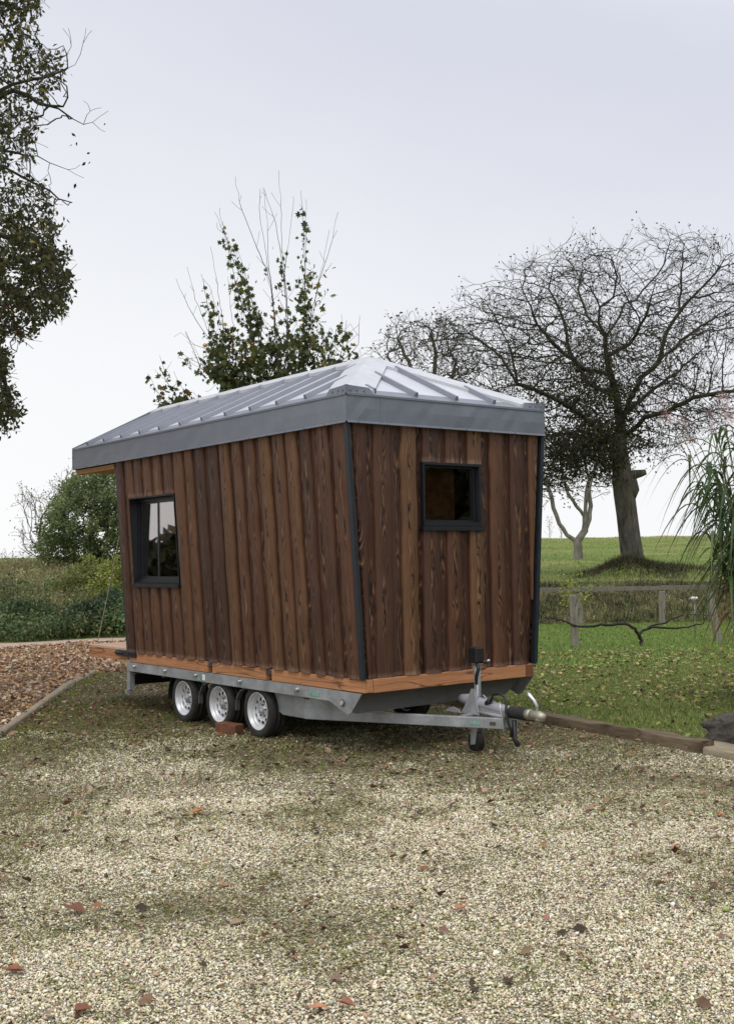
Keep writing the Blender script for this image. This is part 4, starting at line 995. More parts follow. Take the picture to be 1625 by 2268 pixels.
# rough bank behind the fence and the mound under the old tree
ALL = [xy(5, -60), xy(5, 60), xy(120, 60), xy(120, -60)]
x, y, s = strip(52000, 28.6, 34.5, 1.0, ALL, .05, .40)
cb = palette(len(x), [(.12, .10, .05), (.20, .165, .09), (.10, .115, .04), (.28, .235, .15), (.06, .054, .03)], [26, 22, 22, 10, 20], .22)
blades('bank_grass', np.stack([x, y, H(x, y) - .02], 1), RNG.uniform(.08, .30, len(x)) * np.where(s > 33, .7, 1), RNG.uniform(.012, .028, len(x)), cb * (1 + .9 * np.array([mnoise.fractal(Vector((a * .8, b_ * .8, 4.)), .6, 2., 3) for a, b_ in zip(x, y)]))[:, None].clip(.3, 2), BLADE, 1.3); tag(bpy.data.objects['bank_grass'], 'rough dead brown grass on the bank behind the fence', 'grass', kind='stuff')
n = 11000; x = OAK[0] + RNG.normal(0, .85, n) - FH[0] * .6; y = OAK[1] + RNG.normal(0, .85, n) - FH[1] * .6
cb = palette(n, [(.05, .055, .022), (.09, .085, .04), (.035, .035, .018), (.13, .11, .06)], None, .22)
blades('mound_grass', np.stack([x, y, H(x, y) - .02], 1), RNG.uniform(.12, .36, n), RNG.uniform(.010, .022, n), cb, BLADE, .8); tag(bpy.data.objects['mound_grass'], 'dark shaggy grass on the mound at the old tree foot', 'grass', kind='stuff')
x, y, s = strip(130000, 34.5, 88, 1.5, ALL, .03, .40); nz = np.array([mnoise.fractal(Vector((a * .16, b * .16, 2.)), .6, 2., 3) for a, b in zip(x, y)])
cf = palette(len(x), [(.19, .31, .065), (.25, .35, .09), (.15, .25, .05)], None, .15); cy_ = palette(len(x), [(.40, .375, .15), (.34, .32, .13), (.40, .34, .17)], None, .15)
_, t_ = st(x, y); k = np.clip(.02 + nz * .9 + .5 * sstep(.20, .30, t_ / s) + .5 * sstep(60, 85, s), 0, 1)[:, None] > RNG.random((len(x), 1))
blades('field_grass', np.stack([x, y, H(x, y) - .02], 1), RNG.uniform(.04, .13, len(x)), RNG.uniform(.02, .045, len(x)), np.where(k, cy_, cf), BLADE, .7, 1); tag(bpy.data.objects['field_grass'], 'green and straw coloured meadow grass on the rising field', 'grass', kind='stuff')
# ================================================================= trees
def gz_at(p): return float(H(p[0], p[1]))

# --- old spreading tree on the field
D_ = 38.0
oak = thing('old_tree', (OAK[0], OAK[1], gz_at(OAK)), 'large gnarled half bare tree with leaning trunk and ivy on a mound in the field', 'tree')
limbs = [[(1412, 1285, 0), (1402, 1210, 0), (1390, 1130, 0), (1383, 1060, 0), (1376, 1000, 0), (1372, 930, 0), (1366, 880, 0), (1352, 830, -.2), (1343, 790, -.3), (1341, 745, -.4), (1325, 715, -.5), (1328, 680, -.5), (1358, 658, -.6), (1366, 610, -.7), (1355, 575, -.7)],
 [(1341, 745, -.4), (1372, 700, -.2), (1382, 672, 0), (1408, 664, .2), (1440, 624, .4), (1470, 585, .5), (1480, 545, .5)],
 [(1374, 960, 0), (1392, 890, .4), (1420, 835, .7), (1460, 798, 1.0), (1474, 740, 1.1), (1505, 690, 1.2), (1508, 620, 1.2), (1514, 540, 1.2)],
 [(1460, 798, 1.0), (1520, 745, 1.6), (1580, 705, 2.0), (1650, 660, 2.4)], [(1505, 690, 1.2), (1550, 640, .8), (1600, 580, .8)],
 [(1352, 830, -.2), (1290, 815, -.9), (1235, 770, -1.4), (1190, 720, -1.9), (1165, 660, -2.2), (1150, 615, -2.4)],
 [(1366, 880, 0), (1300, 845, 1.2), (1262, 780, 1.8), (1245, 700, 2.2), (1215, 640, 2.5), (1225, 590, 2.6)],
 [(1376, 1000, 0), (1318, 945, -1.2), (1262, 900, -2.0), (1200, 870, -2.6), (1145, 850, -3.), (1110, 790, -3.1), (1065, 755, -3.1), (1020, 720, -3.1)],
 [(1145, 850, -3.), (1125, 760, -3.2), (1090, 690, -3.3), (1065, 660, -3.3)],
 [(1380, 1040, 0), (1330, 985, 1.0), (1270, 960, 1.8), (1215, 965, 2.4), (1170, 945, 2.8)],
 [(1378, 985, 0), (1425, 925, -.8), (1480, 912, -1.4), (1535, 880, -2.0), (1600, 868, -2.4), (1700, 850, -2.8)],
 [(1372, 930, 0), (1425, 880, 1.8), (1490, 830, 2.6), (1560, 770, 3.4)], [(1343, 790, -.3), (1395, 760, -1.8), (1430, 700, -2.6), (1450, 630, -3.)], [(1341, 745, -.4), (1300, 700, .8), (1280, 640, 1.4), (1290, 580, 1.6)]]
pos, par = poly_nodes(limbs, D_, .3)
ntrunk = 12
POLY = [(965, 775), (985, 720), (1010, 690), (1042, 655), (1100, 640), (1130, 600), (1180, 590), (1250, 572), (1300, 556), (1345, 552), (1385, 552), (1420, 532), (1500, 520), (1565, 535), (1615, 555), (1690, 600), (1770, 700), (1790, 830), (1700, 930), (1600, 930), (1540, 960), (1490, 1000), (1440, 1010), (1405, 985), (1370, 1040), (1300, 1070), (1230, 1090), (1190, 1090), (1150, 1000), (1080, 930), (1000, 870)]
att = crown_points(POLY, D_, 4.6, 13500, lambda a, b_: 1.0 if b_ > 740 else .78)
att = att[np.array([mnoise.noise(Vector(p * .42)) for p in att]) > -.17]
pos, par = colonize(att, pos, par, .20, 1.9, .31, jit=.22, maxn=26000, up=.05, away=at(1372, 990, 38), aw=.55)
n0 = len(pos); ch = np.bincount(par[par >= 0], minlength=n0); ends = np.where(ch == 0)[0]
pos, par, tips = add_twigs(pos, par, ends, 4, .62, .45, 3, .15)
rad, ch, cnt = radii(pos, par, .0048, .20)
branch_mesh('limbs', pos, par, rad, BARKD, oak)  # limbs darker than the trunk: mossy bark plus backlit shade as colour
b = MB(); P = [at(x_, y_, 38 + z_) for x_, y_, z_ in ((1410, 1290, 0), (1406, 1272, 0), (1400, 1235, 0), (1394, 1190, 0), (1388, 1140, 0), (1382, 1095, 0), (1378, 1062, 0), (1374, 1010, 0), (1372, 960, 0))]; b.tube(P, [.50, .42, .375, .35, .34, .345, .34, .26, .18], 16); b.build('trunk', BARK, oak)
# thick cut limb on the right and the knuckle where the trunk forks
b = MB(); p0 = at(1388, 1062, 38); b.tube([at(1382, 1085, 38), at(1388, 1066, 38), at(1396, 1056, 37.95), at(1408, 1050, 37.9), at(1420, 1048, 37.85), at(1430, 1045, 37.8)], [.20, .26, .21, .15, .12, .09], 11); b.tube([at(1400, 1105, 37.9), at(1404, 1085, 37.85), at(1400, 1068, 37.85), at(1392, 1058, 37.9)], [.10, .17, .17, .1], 9); b.build('cut_limb', BARK, oak)
lp = pos[tips]; v = pos - CAM; dd = v @ DV; syA = 1134 - FPX * (v @ UV) / dd; sxA = 812.5 + FPX * (v @ RV) / dd
near_ = np.exp(-((sxA - 1330) / 190) ** 2) * sstep(640, 860, syA)
lp = np.concatenate([lp[RNG.random(len(lp)) < .6], np.repeat(pos, RNG.poisson(np.where(cnt <= 6, 1.25 * near_, 0)), axis=0)])
sel = RNG.random(len(lp)); lp = lp + RNG.normal(0, .10, lp.shape)
leaves_mesh('foliage', lp, RNG.uniform(.06, .125, len(lp)), DIAMOND, palette(len(lp), [(.045, .042, .02), (.06, .055, .022), (.075, .06, .02), (.03, .03, .016)], None, .2), LEAF, parent=oak)
# ivy on the trunk and the lower limbs
ivp = []
px_, py_ = [], []
main = pos[:n0]; w_ = np.where((rad[:n0] > .055))[0]
for i in w_:
    q = main[i]; v = q - CAM; dd = v @ DV; sx = 812.5 + FPX * (v @ RV) / dd; sy = 1134 - FPX * (v @ UV) / dd
    if sy > 1050 or sy < 770: continue
    m_ = int(30 * np.clip((sy - 740) / 200, .15, 1) * (1.3 if sx < 1390 else .55)); ivp.append(q + RNG.normal(0, .20, (m_, 3)) + np.array([0, 0, -.08]))
for cx, cy, cr, m_ in ((1300, 1000, .55, 700), (1255, 990, .5, 600), (1335, 960, .5, 650), (1240, 1050, .45, 420), (1215, 960, .5, 450), (1360, 900, .45, 420), (1300, 900, .5, 300), (1280, 1040, .4, 350), (1330, 1010, .5, 900), (1290, 960, .6, 900), (1235, 1010, .5, 700), (1345, 1040, .4, 500), (1400, 960, .4, 300), (1320, 850, .6, 380), (1260, 880, .6, 320), (1400, 870, .5, 260)):
    for _ in range(9): ivp.append(at(cx + RNG.normal(0, 22), cy + RNG.normal(0, 20), 38 + RNG.normal(0, 1.0)) + RNG.normal(0, cr * .4, (m_ // 9, 3)))
ivp = np.concatenate(ivp)
leaves_mesh('ivy', ivp, RNG.uniform(.08, .15, len(ivp)), DIAMOND, palette(len(ivp), [(.030, .040, .015), (.045, .052, .018), (.022, .026, .012), (.07, .06, .02)], None, .2), LEAF, parent=oak)

# --- finer tree between the house roof and the old tree
D_ = 44.0; b0 = at(945, 1262, D_)
ft = thing('slender_tree', (b0[0], b0[1], gz_at(b0)), 'lower thin crowned tree with sparse leaves showing above the right slope of the roof', 'tree')
pos, par = poly_nodes([[(945, 1270, 0), (942, 1100, 0), (945, 960, 0)], [(945, 960, 0), (930, 880, 0), (905, 800, .3), (880, 750, .5)], [(945, 960, 0), (960, 860, -.3), (965, 780, -.4), (955, 730, -.4)], [(945, 980, 0), (990, 880, .4), (1010, 800, .7)], [(935, 900, 0), (880, 830, -.6), (858, 790, -.8)]], D_, .3)
att = crown_points([(838, 775), (850, 735), (868, 712), (905, 700), (935, 708), (965, 702), (1000, 720), (1040, 740), (1060, 800), (1050, 900), (960, 930), (880, 900), (850, 850)], D_, 2.3, 1700)
pos, par = colonize(att, pos, par, .20, 1.8, .32, jit=.34, maxn=8000)
ch = np.bincount(par[par >= 0], minlength=len(pos)); pos, par, tips = add_twigs(pos, par, np.where(ch == 0)[0], 3, .6, .5, 3, .1)
rad, ch, cnt = radii(pos, par, .0065, .16); branch_mesh('trunk', pos, par, rad, BARK, ft)
lp = np.repeat(pos[tips], 2, axis=0); lp = lp + RNG.normal(0, .09, lp.shape); kk = RNG.random(len(lp)) < .55; lp = lp[kk]
leaves_mesh('foliage', lp, RNG.uniform(.09, .17, len(lp)), DIAMOND, palette(len(lp), [(.05, .055, .025), (.07, .07, .03), (.04, .04, .02)], None, .2), LEAF, parent=ft)

# --- small forked tree beyond it
D_ = 54.0; b0 = at(1280, 1244, D_)
vt = thing('forked_tree', (b0[0], b0[1], gz_at(b0)), 'small pale tree with V shaped forked trunk in the field, left of the old tree', 'tree')
pos, par = poly_nodes([[(1280, 1250, 0), (1280, 1215, 0), (1278, 1200, 0)], [(1278, 1200, 0), (1255, 1185, 0), (1238, 1160, 0), (1225, 1125, 0), (1216, 1085, 0), (1200, 1050, .3), (1190, 1010, .5)],
 [(1278, 1200, 0), (1295, 1175, 0), (1305, 1150, 0), (1308, 1120, .1), (1303, 1085, .2), (1312, 1050, .2), (1330, 1000, .2)], [(1300, 1165, 0), (1296, 1130, -.2), (1298, 1090, -.3), (1305, 1060, -.4), (1290, 1010, -.5)], [(1296, 1140, -.2), (1275, 1120, -.3), (1258, 1095, -.3), (1248, 1060, -.4), (1240, 1020, -.6)]], D_, .3)
att = crown_points([(1150, 1080), (1170, 1000), (1230, 950), (1300, 940), (1360, 980), (1395, 1050), (1360, 1100), (1330, 1090), (1300, 1110), (1260, 1085), (1225, 1100), (1190, 1110)], D_, 1.9, 900)
pos, par = colonize(att, pos, par, .24, 1.8, .38, jit=.25, maxn=4000)
ch = np.bincount(par[par >= 0], minlength=len(pos)); pos, par, tips = add_twigs(pos, par, np.where(ch == 0)[0], 3, .6, .5, 2, .0)
rad, ch, cnt = radii(pos, par, .008, .20); rad[:3] = [.27, .22, .2]
branch_mesh('trunk', pos, par, rad, BARKP, vt)
k = RNG.random(len(tips)) < .6; lp = pos[tips[k]]
leaves_mesh('foliage', lp, RNG.uniform(.10, .18, len(lp)), DIAMOND, palette(len(lp), [(.05, .055, .025), (.08, .08, .03)], None, .2), LEAF, parent=vt)

# --- saplings on the field crest, pale bark and leaf colours standing in for haze
for px, py, hh, d_, lab in ((1217, 1190, 2.2, 118, 'thin faint sapling on the crest of the field, nearest the house wall'), (1243, 1190, 1.5, 122, 'short faint sapling on the crest of the field, left of the forked tree')):
    b0 = at(px, py, d_); x_, y_ = b0[0], b0[1]; z_ = gz_at(b0); sp = thing('sapling', (x_, y_, z_), lab, 'sapling', 'saplings on the field crest')
    P = [np.array([x_, y_, z_ - .1 + hh * q]) for q in np.linspace(0, 1, 10)]; pos = list(P); par = [-1] + list(range(9))
    pos, par, tips = add_twigs(np.array(pos), np.array(par), list(range(3, 10)), 4, hh * .35, .5, 3, .5)
    rad, ch, cnt = radii(pos, par, .012, .045); branch_mesh('trunk', pos, par, rad, simple('hazed_sapling_bark', (.55, .55, .54), .9, .1), sp)
    lp = pos[tips]; leaves_mesh('foliage', lp, .16, DIAMOND, palette(len(lp), [(.5, .5, .46)], None, .1), LEAF, parent=sp)

# --- tree whose crown hangs into the left edge
D_ = 14.0; b0 = at(-420, 1560, D_)
lt = thing('overhanging_tree', (b0[0], b0[1], 0), 'tall dark leafy tree whose crown hangs in from the left edge above the drive', 'tree')
pos, par = poly_nodes([[(-420, 1566, 0), (-410, 1300, 0), (-395, 1000, 0), (-370, 700, 0), (-340, 400, 0), (-310, 100, 0), (-290, -200, 0)],
 [(-360, 600, 0), (-200, 420, 0), (-60, 250, 0), (0, 200, 0), (60, 178, 0), (110, 168, 0), (150, 150, .1), (166, 143, .1), (178, 120, .1), (184, 95, .1)], [(150, 150, .1), (148, 120, .1), (140, 100, .1)], [(148, 122, .1), (158, 102, .1)],
 [(-350, 520, 0), (-180, 360, -.4), (-60, 240, -.4), (30, 200, -.4), (85, 228, -.4), (130, 240, -.4), (160, 262, -.4), (185, 275, -.4), (205, 270, -.4)], [(105, 242, -.4), (140, 235, -.4), (150, 215, -.4), (148, 190, -.4)], [(185, 275, -.4), (192, 255, -.4), (200, 245, -.4)],
 [(-370, 700, 0), (-160, 520, .4), (-20, 330, .4), (60, 345, .4), (110, 360, .4), (150, 375, .4)], [(-370, 680, 0), (-150, 480, .2), (10, 370, .2), (85, 410, .2), (130, 440, .2), (160, 448, .2)],
 [(-380, 800, 0), (-180, 620, .3), (0, 520, .3), (90, 560, .3), (140, 600, .3)], [(-385, 860, 0), (-190, 720, -.5), (-20, 620, -.5), (60, 660, -.5)], [(-390, 950, 0), (-200, 800, .2), (-60, 760, .2), (10, 840, .2), (25, 920, .2)],
 [(-320, 200, 0), (-160, 60, .3), (-20, 0, .3), (50, 20, .3)], [(-310, 100, 0), (-200, -80, -.5), (-60, -120, -.5), (60, -80, -.5)], [(-360, 600, 0), (-460, 400, 1.), (-560, 200, 1.5)], [(-380, 800, 0), (-520, 620, -1.), (-620, 450, -1.5)]], D_, .14)
POLY = [(-620, -260), (60, -260), (95, -120), (82, -20), (92, 10), (84, 35), (62, 50), (78, 80), (112, 108), (140, 118), (150, 150), (128, 175), (120, 210), (98, 235), (88, 262), (102, 290), (78, 330), (70, 372), (100, 392), (112, 425), (122, 452), (112, 480), (138, 520), (158, 552), (152, 585), (158, 620), (150, 652), (150, 690), (128, 712), (100, 690), (86, 720), (62, 752), (40, 742), (20, 728), (8, 758), (22, 800), (26, 850), (48, 905), (38, 940), (12, 960), (-60, 990), (-250, 960), (-450, 900), (-650, 600)]
att = crown_points(POLY, D_, 1.7, 5200, lambda a, b_: 1.0 if a > -120 else .35)
pos, par = colonize(att, pos, par, .10, .9, .155, jit=.3, maxn=15000)
ch = np.bincount(par[par >= 0], minlength=len(pos)); pos, par, tips = add_twigs(pos, par, np.where(ch == 0)[0], 2, .20, .6, 2, -.1)
rad, ch, cnt = radii(pos, par, .0028, .17)
branch_mesh('trunk', pos, par, rad, BARKD, lt)
v = pos - CAM; dd = v @ DV; sx = 812.5 + FPX * (v @ RV) / dd; sy = 1134 - FPX * (v @ UV) / dd
# leaf density thins out in the twiggy stretch in the middle of the crown
dn = np.interp(sy, [-200, 40, 120, 160, 210, 300, 420, 490, 560, 700, 960], [1.7, 1.5, .6, .9, .9, .6, .55, 1.4, 2.8, 2.2, 2.4]) * np.where(sx > 40, 1.0, 1.25) * np.where(sx < -150, .4, 1)
src = np.where((cnt <= 5) & in_poly(sx, sy, POLY))[0]; num = RNG.poisson(dn[src] * 2.3); idx = np.repeat(src, num)
lp = pos[idx] + RNG.normal(0, .035, (len(idx), 3))
ax = RNG.normal(size=(len(lp), 3)) + np.array([0, 0, -.7])
leaves_mesh('foliage', lp, RNG.uniform(.045, .095, len(lp)), DIAMOND, palette(len(lp), [(.055, .066, .022), (.075, .08, .027), (.045, .048, .022), (.09, .085, .022), (.19, .16, .025), (.16, .08, .026)], [30, 26, 24, 14, 4, 2], .2), LEAF, ax, parent=lt)  # leaf greens lowered, backlit darkness against the sky put into the colour
stray = [(232, 276), (190, 358), (200, 360), (158, 293), (170, 313), (160, 318), (192, 340), (168, 405), (152, 425), (140, 478), (148, 484), (158, 618), (152, 550)]
P = np.array([at(a, b_, D_ - .3) for a, b_ in stray]); leaves_mesh('loose_leaf', P, RNG.uniform(.05, .08, len(P)), DIAMOND, palette(len(P), [(.03, .03, .014)], None, .2), LEAF, RNG.normal(size=P.shape) + np.array([0, 0, -1.2]), parent=lt)

# --- young maple with long bare shoots behind the house
D_ = 18.5
mp = thing('young_maple', tuple(at(640, 1484, D_)[:2]) + (0,), 'young maple with sparse leaves and long bare upright shoots behind the tiny house', 'tree')
Z = lambda x, y: ((330 + x / 2.708) / 1.1022, (380 + y / 2.708) / 1.1022)
pos, par = poly_nodes([[(650, 1492, 0), (648, 1350, 0), (645, 1180, 0), (640, 1080, 0)]], D_, .3); 
shoots = []  # (via points..., tip) in sketch coordinates; leafy from..to fraction
def shoot(pts, z0, z1, dens, tip_r=.0035):
    q = [(640 + RNG.normal(0, 6), 1075, 0)] + [(*Z(*p), z0 + (z1 - z0) * (i + 1) / len(pts)) for i, p in enumerate(pts)]
    P = [at(a, b_, D_ + d_) for a, b_, d_ in q]; s0 = len(pos) ; prev = 3 * 0 + int(np.linalg.norm(np.array(pos) - P[0], axis=1).argmin()); ids = []
    cur = pos[prev]
    for p in P[1:]:
        k = max(1, int(np.linalg.norm(p - cur) / .12)); c0 = cur
        for i in range(1, k + 1):
            pos.append(c0 + (p - c0) * i / k + RNG.normal(0, .006, 3)); par.append(prev); prev = len(pos) - 1; ids.append(prev)
        cur = p
    shoots.append((ids, dens))
S = shoot
S([(930, 1250), (910, 900), (870, 750), (800, 600), (730, 420), (690, 300), (660, 140)], 0, -.4, .10); S([(920, 1150), (905, 880), (850, 560), (820, 400), (822, 220)], 0, .3, .08)
S([(915, 1000), (880, 700), (875, 500), (848, 205)], 0, -.1, .08); S([(1000, 1250), (1000, 1000), (985, 800), (930, 450), (850, 215)], 0, .5, .45); S([(1010, 1200), (1000, 900), (970, 600), (965, 330), (948, 90)], 0, .2, .4)
S([(1120, 1350), (1110, 1100), (1120, 800), (1115, 550), (1110, 400), (1092, 230)], 0, -.2, 1.5); S([(1120, 1000), (1125, 600), (1130, 290)], 0, .5, 1.4); S([(1000, 1100), (985, 760), (1020, 520), (1052, 285)], 0, -.6, .6)
S([(1130, 1300), (1170, 1000), (1225, 800), (1290, 600), (1343, 370)], 0, .3, .55); S([(1140, 1300), (1190, 950), (1240, 700), (1280, 490)], 0, -.4, .7); S([(830, 1300), (780, 1000), (720, 800), (640, 600), (590, 520), (555, 360)], 0, .2, 1.2)
S([(800, 1350), (740, 900), (650, 700), (600, 520), (545, 480)], 0, -.3, 1.2); S([(780, 1250), (650, 780), (600, 560), (530, 370)], 0, .5, .7); S([(820, 1150), (760, 900), (700, 700), (668, 580)], 0, .3, 1.3)
S([(600, 1300), (520, 1150), (470, 950), (440, 780)], 0, .5, 1.2); S([(600, 1350), (480, 1150), (400, 950), (345, 740)], 0, .2, .55); S([(640, 1400), (440, 1150), (350, 1000), (270, 810)], 0, -.4, .6)
S([(620, 1450), (500, 1300), (400, 1250), (300, 1170), (255, 1195)], 0, .1, .6); S([(620, 1500), (520, 1400), (420, 1330), (345, 1340)], 0, -.4, .5); S([(640, 1500), (560, 1420), (430, 1390)], 0, .3, .4); S([(700, 1500), (600, 1450), (520, 1530)], 0, .3, .5)
S([(700, 1400), (620, 1200), (560, 1080), (490, 860)], 0, -.6, 1.3); S([(720, 1400), (690, 1200), (640, 1100), (610, 800)], 0, .6, 1.0); S([(600, 1350), (580, 1100), (500, 600)], 0, 0, .12)
S([(1250, 1450), (1330, 1300), (1370, 1150), (1360, 1050)], 0, .3, 1.7); S([(1250, 1450), (1400, 1330), (1475, 1250), (1485, 1060)], 0, -.3, .9); S([(1200, 1450), (1250, 1250), (1220, 1100)], 0, .4, 1.5); S([(1280, 1480), (1420, 1380), (1540, 1290)], 0, .6, 1.2)
S([(500, 1750), (300, 1650), (200, 1480), (165, 1320)], 0, .2, 3.2); S([(500, 1750), (380, 1650), (320, 1550), (260, 1430)], 0, -.4, 3.6); S([(450, 1750), (250, 1680), (150, 1560), (85, 1440)], 0, .4, 2.2); S([(450, 1780), (330, 1700), (200, 1660), (120, 1640)], 0, -.2, 2.4); S([(560, 1700), (430, 1620), (380, 1560)], 0, .2, 3.0)
for k in range(11): S([(RNG.uniform(560, 700), 1500), (RNG.uniform(420, 620), RNG.uniform(1330, 1450)), (RNG.uniform(330, 600), RNG.uniform(1080, 1350))], 0, RNG.uniform(-.9, .9), 1.1); S([(RNG.uniform(1150, 1300), 1480), (RNG.uniform(1220, 1400), RNG.uniform(1280, 1400)), (RNG.uniform(1230, 1490), RNG.uniform(1060, 1330))], 0, RNG.uniform(-.9, .9), 1.1)
for k in range(9): S([(RNG.uniform(550, 1250), 1480), (RNG.uniform(480, 1300), RNG.uniform(1250, 1380)), (RNG.uniform(450, 1350), RNG.uniform(1020, 1280))], 0, RNG.uniform(-1.1, 1.1), 1.5)
pos, par = np.array(pos), np.array(par); shoot_ids = shoots
LP = []; tw = []
P2, Q2 = list(pos), list(par)
for ids, dens in shoot_ids:
    m_ = len(ids)
    for j, i in enumerate(ids):
        f = j / m_
        if f > .12 and RNG.random() < .34 * (1 - .5 * f):       # opposite side twigs
            d = unit(np.array([RNG.normal(), RNG.normal(), .0])) ; dd = unit(pos[i] - pos[par[i]]) ; ln = RNG.uniform(.12, .62) * (1.2 - f)
            p = pos[i]; prev = i
            for q in range(3):
                p = p + unit(dd * .8 + d * .75 + np.array([0, 0, .2 * q])) * ln / 2; P2.append(p); Q2.append(prev); prev = len(P2) - 1
                if f < .8 and dens > .3: tw += [p] * int(RNG.poisson(3.0 * dens))
        if f < (.92 if dens > 1.1 else .74): LP += [pos[i]] * int(RNG.poisson(3.0 * dens * (.55 + 1.3 * f - 1.1 * f * f)))
pos, par = np.array(P2), np.array(Q2); rad, ch, cnt = radii(pos, par, .0028, .085)
branch_mesh('trunk', pos, par, rad, TWIG, mp)
lp = np.array(LP + tw); lp = lp + RNG.normal(0, .05, lp.shape); 
ax = RNG.normal(0, .75, lp.shape) + np.array([0, 0, -.75])
leaves_mesh('foliage', lp - np.array([0, 0, .02]), RNG.uniform(.045, .13, len(lp)), MAPLE, palette(len(lp), [(.085, .115, .036), (.11, .135, .044), (.065, .085, .032), (.16, .155, .035), (.25, .19, .035), (.17, .10, .03)], [32, 26, 24, 10, 5, 3], .18), LEAF, ax, parent=mp)

# --- dense round tree and bare shrub on the left bank
D_ = 40.0; b0 = at(222, 1262, D_)
dt = thing('dense_tree', (b0[0], b0[1], gz_at(b0)), 'dense round grey green tree on the bank left of the house', 'tree')
zb = gz_at(b0)
base = [np.array([b0[0], b0[1], zb - .1])]; pos = base + [base[0] + (0, 0, .3 * k) for k in range(1, 4)]; par = [-1, 0, 1, 2]
POLY = [(78, 1240), (72, 1205), (92, 1160), (118, 1110), (140, 1075), (160, 1045), (190, 1030), (250, 1030), (300, 1060), (345, 1110), (370, 1180), (365, 1240), (250, 1262), (150, 1255)]
att = crown_points(POLY, D_, 2.0, 1500)
pos, par = colonize(att, pos, par, .16, 2.5, .26, jit=.25, maxn=6000); rad, ch, cnt = radii(pos, par, .006, .15); branch_mesh('trunk', pos, par, rad, BARKD, dt)
ends = np.where(cnt <= 4)[0]; idx = np.repeat(ends, RNG.poisson(28, len(ends))); lp = pos[idx] + RNG.normal(0, .10, (len(idx), 3))
hue = np.array([mnoise.noise(Vector(p * 1.1)) for p in lp]); c = palette(len(lp), [(.16, .205, .09), (.195, .245, .11), (.12, .155, .07), (.23, .265, .10)], None, .2) * (1 + .45 * hue[:, None])
leaves_mesh('foliage', lp, RNG.uniform(.09, .16, len(lp)), DIAMOND, c, LEAF, parent=dt)
D_ = 41.0; b0 = at(95, 1250, D_); bs = thing('bare_shrub', (b0[0], b0[1], gz_at(b0)), 'wispy almost bare pale shrub at the left of the dense round tree', 'shrub')
pos = [np.array([b0[0], b0[1], gz_at(b0) - .1]), np.array([b0[0], b0[1], gz_at(b0) + .3])]; par = [-1, 0]
att = np.concatenate([crown_points([(60, 1240), (40, 1200), (52, 1150), (36, 1110), (60, 1090), (85, 1110), (110, 1100), (140, 1050), (160, 1040), (150, 1100), (120, 1180), (110, 1240)], D_, 1.0, 700)])
pos, par = colonize(att, pos, par, .12, 2.5, .22, jit=.15); ch = np.bincount(par[par >= 0], minlength=len(pos)); pos, par, tips = add_twigs(pos, par, np.where(ch == 0)[0], 3, .45, .5, 2, .3); rad, ch, cnt = radii(pos, par, .006, .06)
branch_mesh('trunk', pos, par, rad, BARKP, bs); lp = np.repeat(pos[tips], 2, axis=0); lp = lp + RNG.normal(0, .06, lp.shape); leaves_mesh('foliage', lp, RNG.uniform(.05, .10, len(lp)), DIAMOND, palette(len(lp), [(.13, .15, .08), (.18, .17, .09)], None, .2), LEAF, parent=bs)
D_ = 43.0; b0 = at(20, 1252, D_); bs = thing('bare_shrub', (b0[0], b0[1], gz_at(b0)), 'low thin pale shrub on the bank crest at the left edge', 'shrub')
pos = [np.array([b0[0], b0[1], gz_at(b0) - .1])]; par = [-1]
for k in range(14):
    a = RNG.uniform(0, 6.28); pos.append(pos[0] + np.array([math.cos(a) * .6, math.sin(a) * .6, RNG.uniform(.3, .6)])); par.append(0)
pos, par, tips = add_twigs(np.array(pos), np.array(par), list(range(1, 15)), 4, .55, .6, 3, .3); rad, ch, cnt = radii(pos, par, .006, .03); branch_mesh('trunk', pos, par, rad, BARKP, bs)
lp = np.repeat(pos[tips], 3, axis=0) + RNG.normal(0, .07, (len(tips) * 3, 3)); leaves_mesh('foliage', lp, .07, DIAMOND, palette(len(lp), [(.16, .16, .09)], None, .2), LEAF, parent=bs)

# --- thicket on the bank beyond the road
def clumps(n, s0, s1, l0, l1, hmax, per, spread, size, cols, w, name, label, dens=None, m=LEAF, cat='bushes'):
    s = RNG.uniform(s0, s1, n); t = RNG.uniform(l0, l1, n) * s; s = s - .9 * sstep(-6.3, -7.6, t) * (s < 30); x, y = xy(s, t)
    g = np.array([.55 + .9 * mnoise.noise(Vector((a * .7, b_ * .7, 5.))) for a, b_ in zip(x, y)])
    z = H(x, y) + hmax * np.clip(g, .05, 1.25) * RNG.uniform(.25, 1, n)
    P = np.repeat(np.stack([x, y, z], 1), per, axis=0); P += RNG.normal(0, spread, P.shape)
    tone = np.repeat(np.clip(1 + RNG.normal(0, .22, n) + .8 * np.array([mnoise.fractal(Vector((a * .9, b_ * .9, 2.)), .6, 2., 3) for a, b_ in zip(x, y)]), .35, 1.9), per); c = palette(len(P), cols, w, .2) * tone[:, None]
    o = leaves_mesh(name, P, RNG.uniform(size * .7, size * 1.3, len(P)), DIAMOND, c, m); return tag(o, label, cat, kind='stuff')
clumps(1500, 26.7, 33, -.40, -.13, .75, 26, .13, .085, [(.15, .20, .065), (.105, .15, .052), (.20, .235, .085), (.19, .165, .085), (.27, .24, .13)], [28, 24, 20, 16, 12], 'bramble_thicket', 'tangled grey green bramble thicket on the bank beyond the pink road')
clumps(380, 26.6, 28.2, -.40, -.13, .75, 26, .13, .085, [(.06, .10, .042), (.085, .135, .05), (.12, .165, .065)], None, 'dark_undergrowth', 'low dark green undergrowth along the far edge of the road')
clumps(560, 32, 44, -.40, -.17, .55, 26, .16, .11, [(.24, .23, .10), (.17, .185, .075), (.29, .26, .13)], None, 'weed_cover', 'olive and straw coloured weeds on the upper bank')
x, y, s = strip(26000, 27.8, 46, .5, ALL, -.40, -.16)
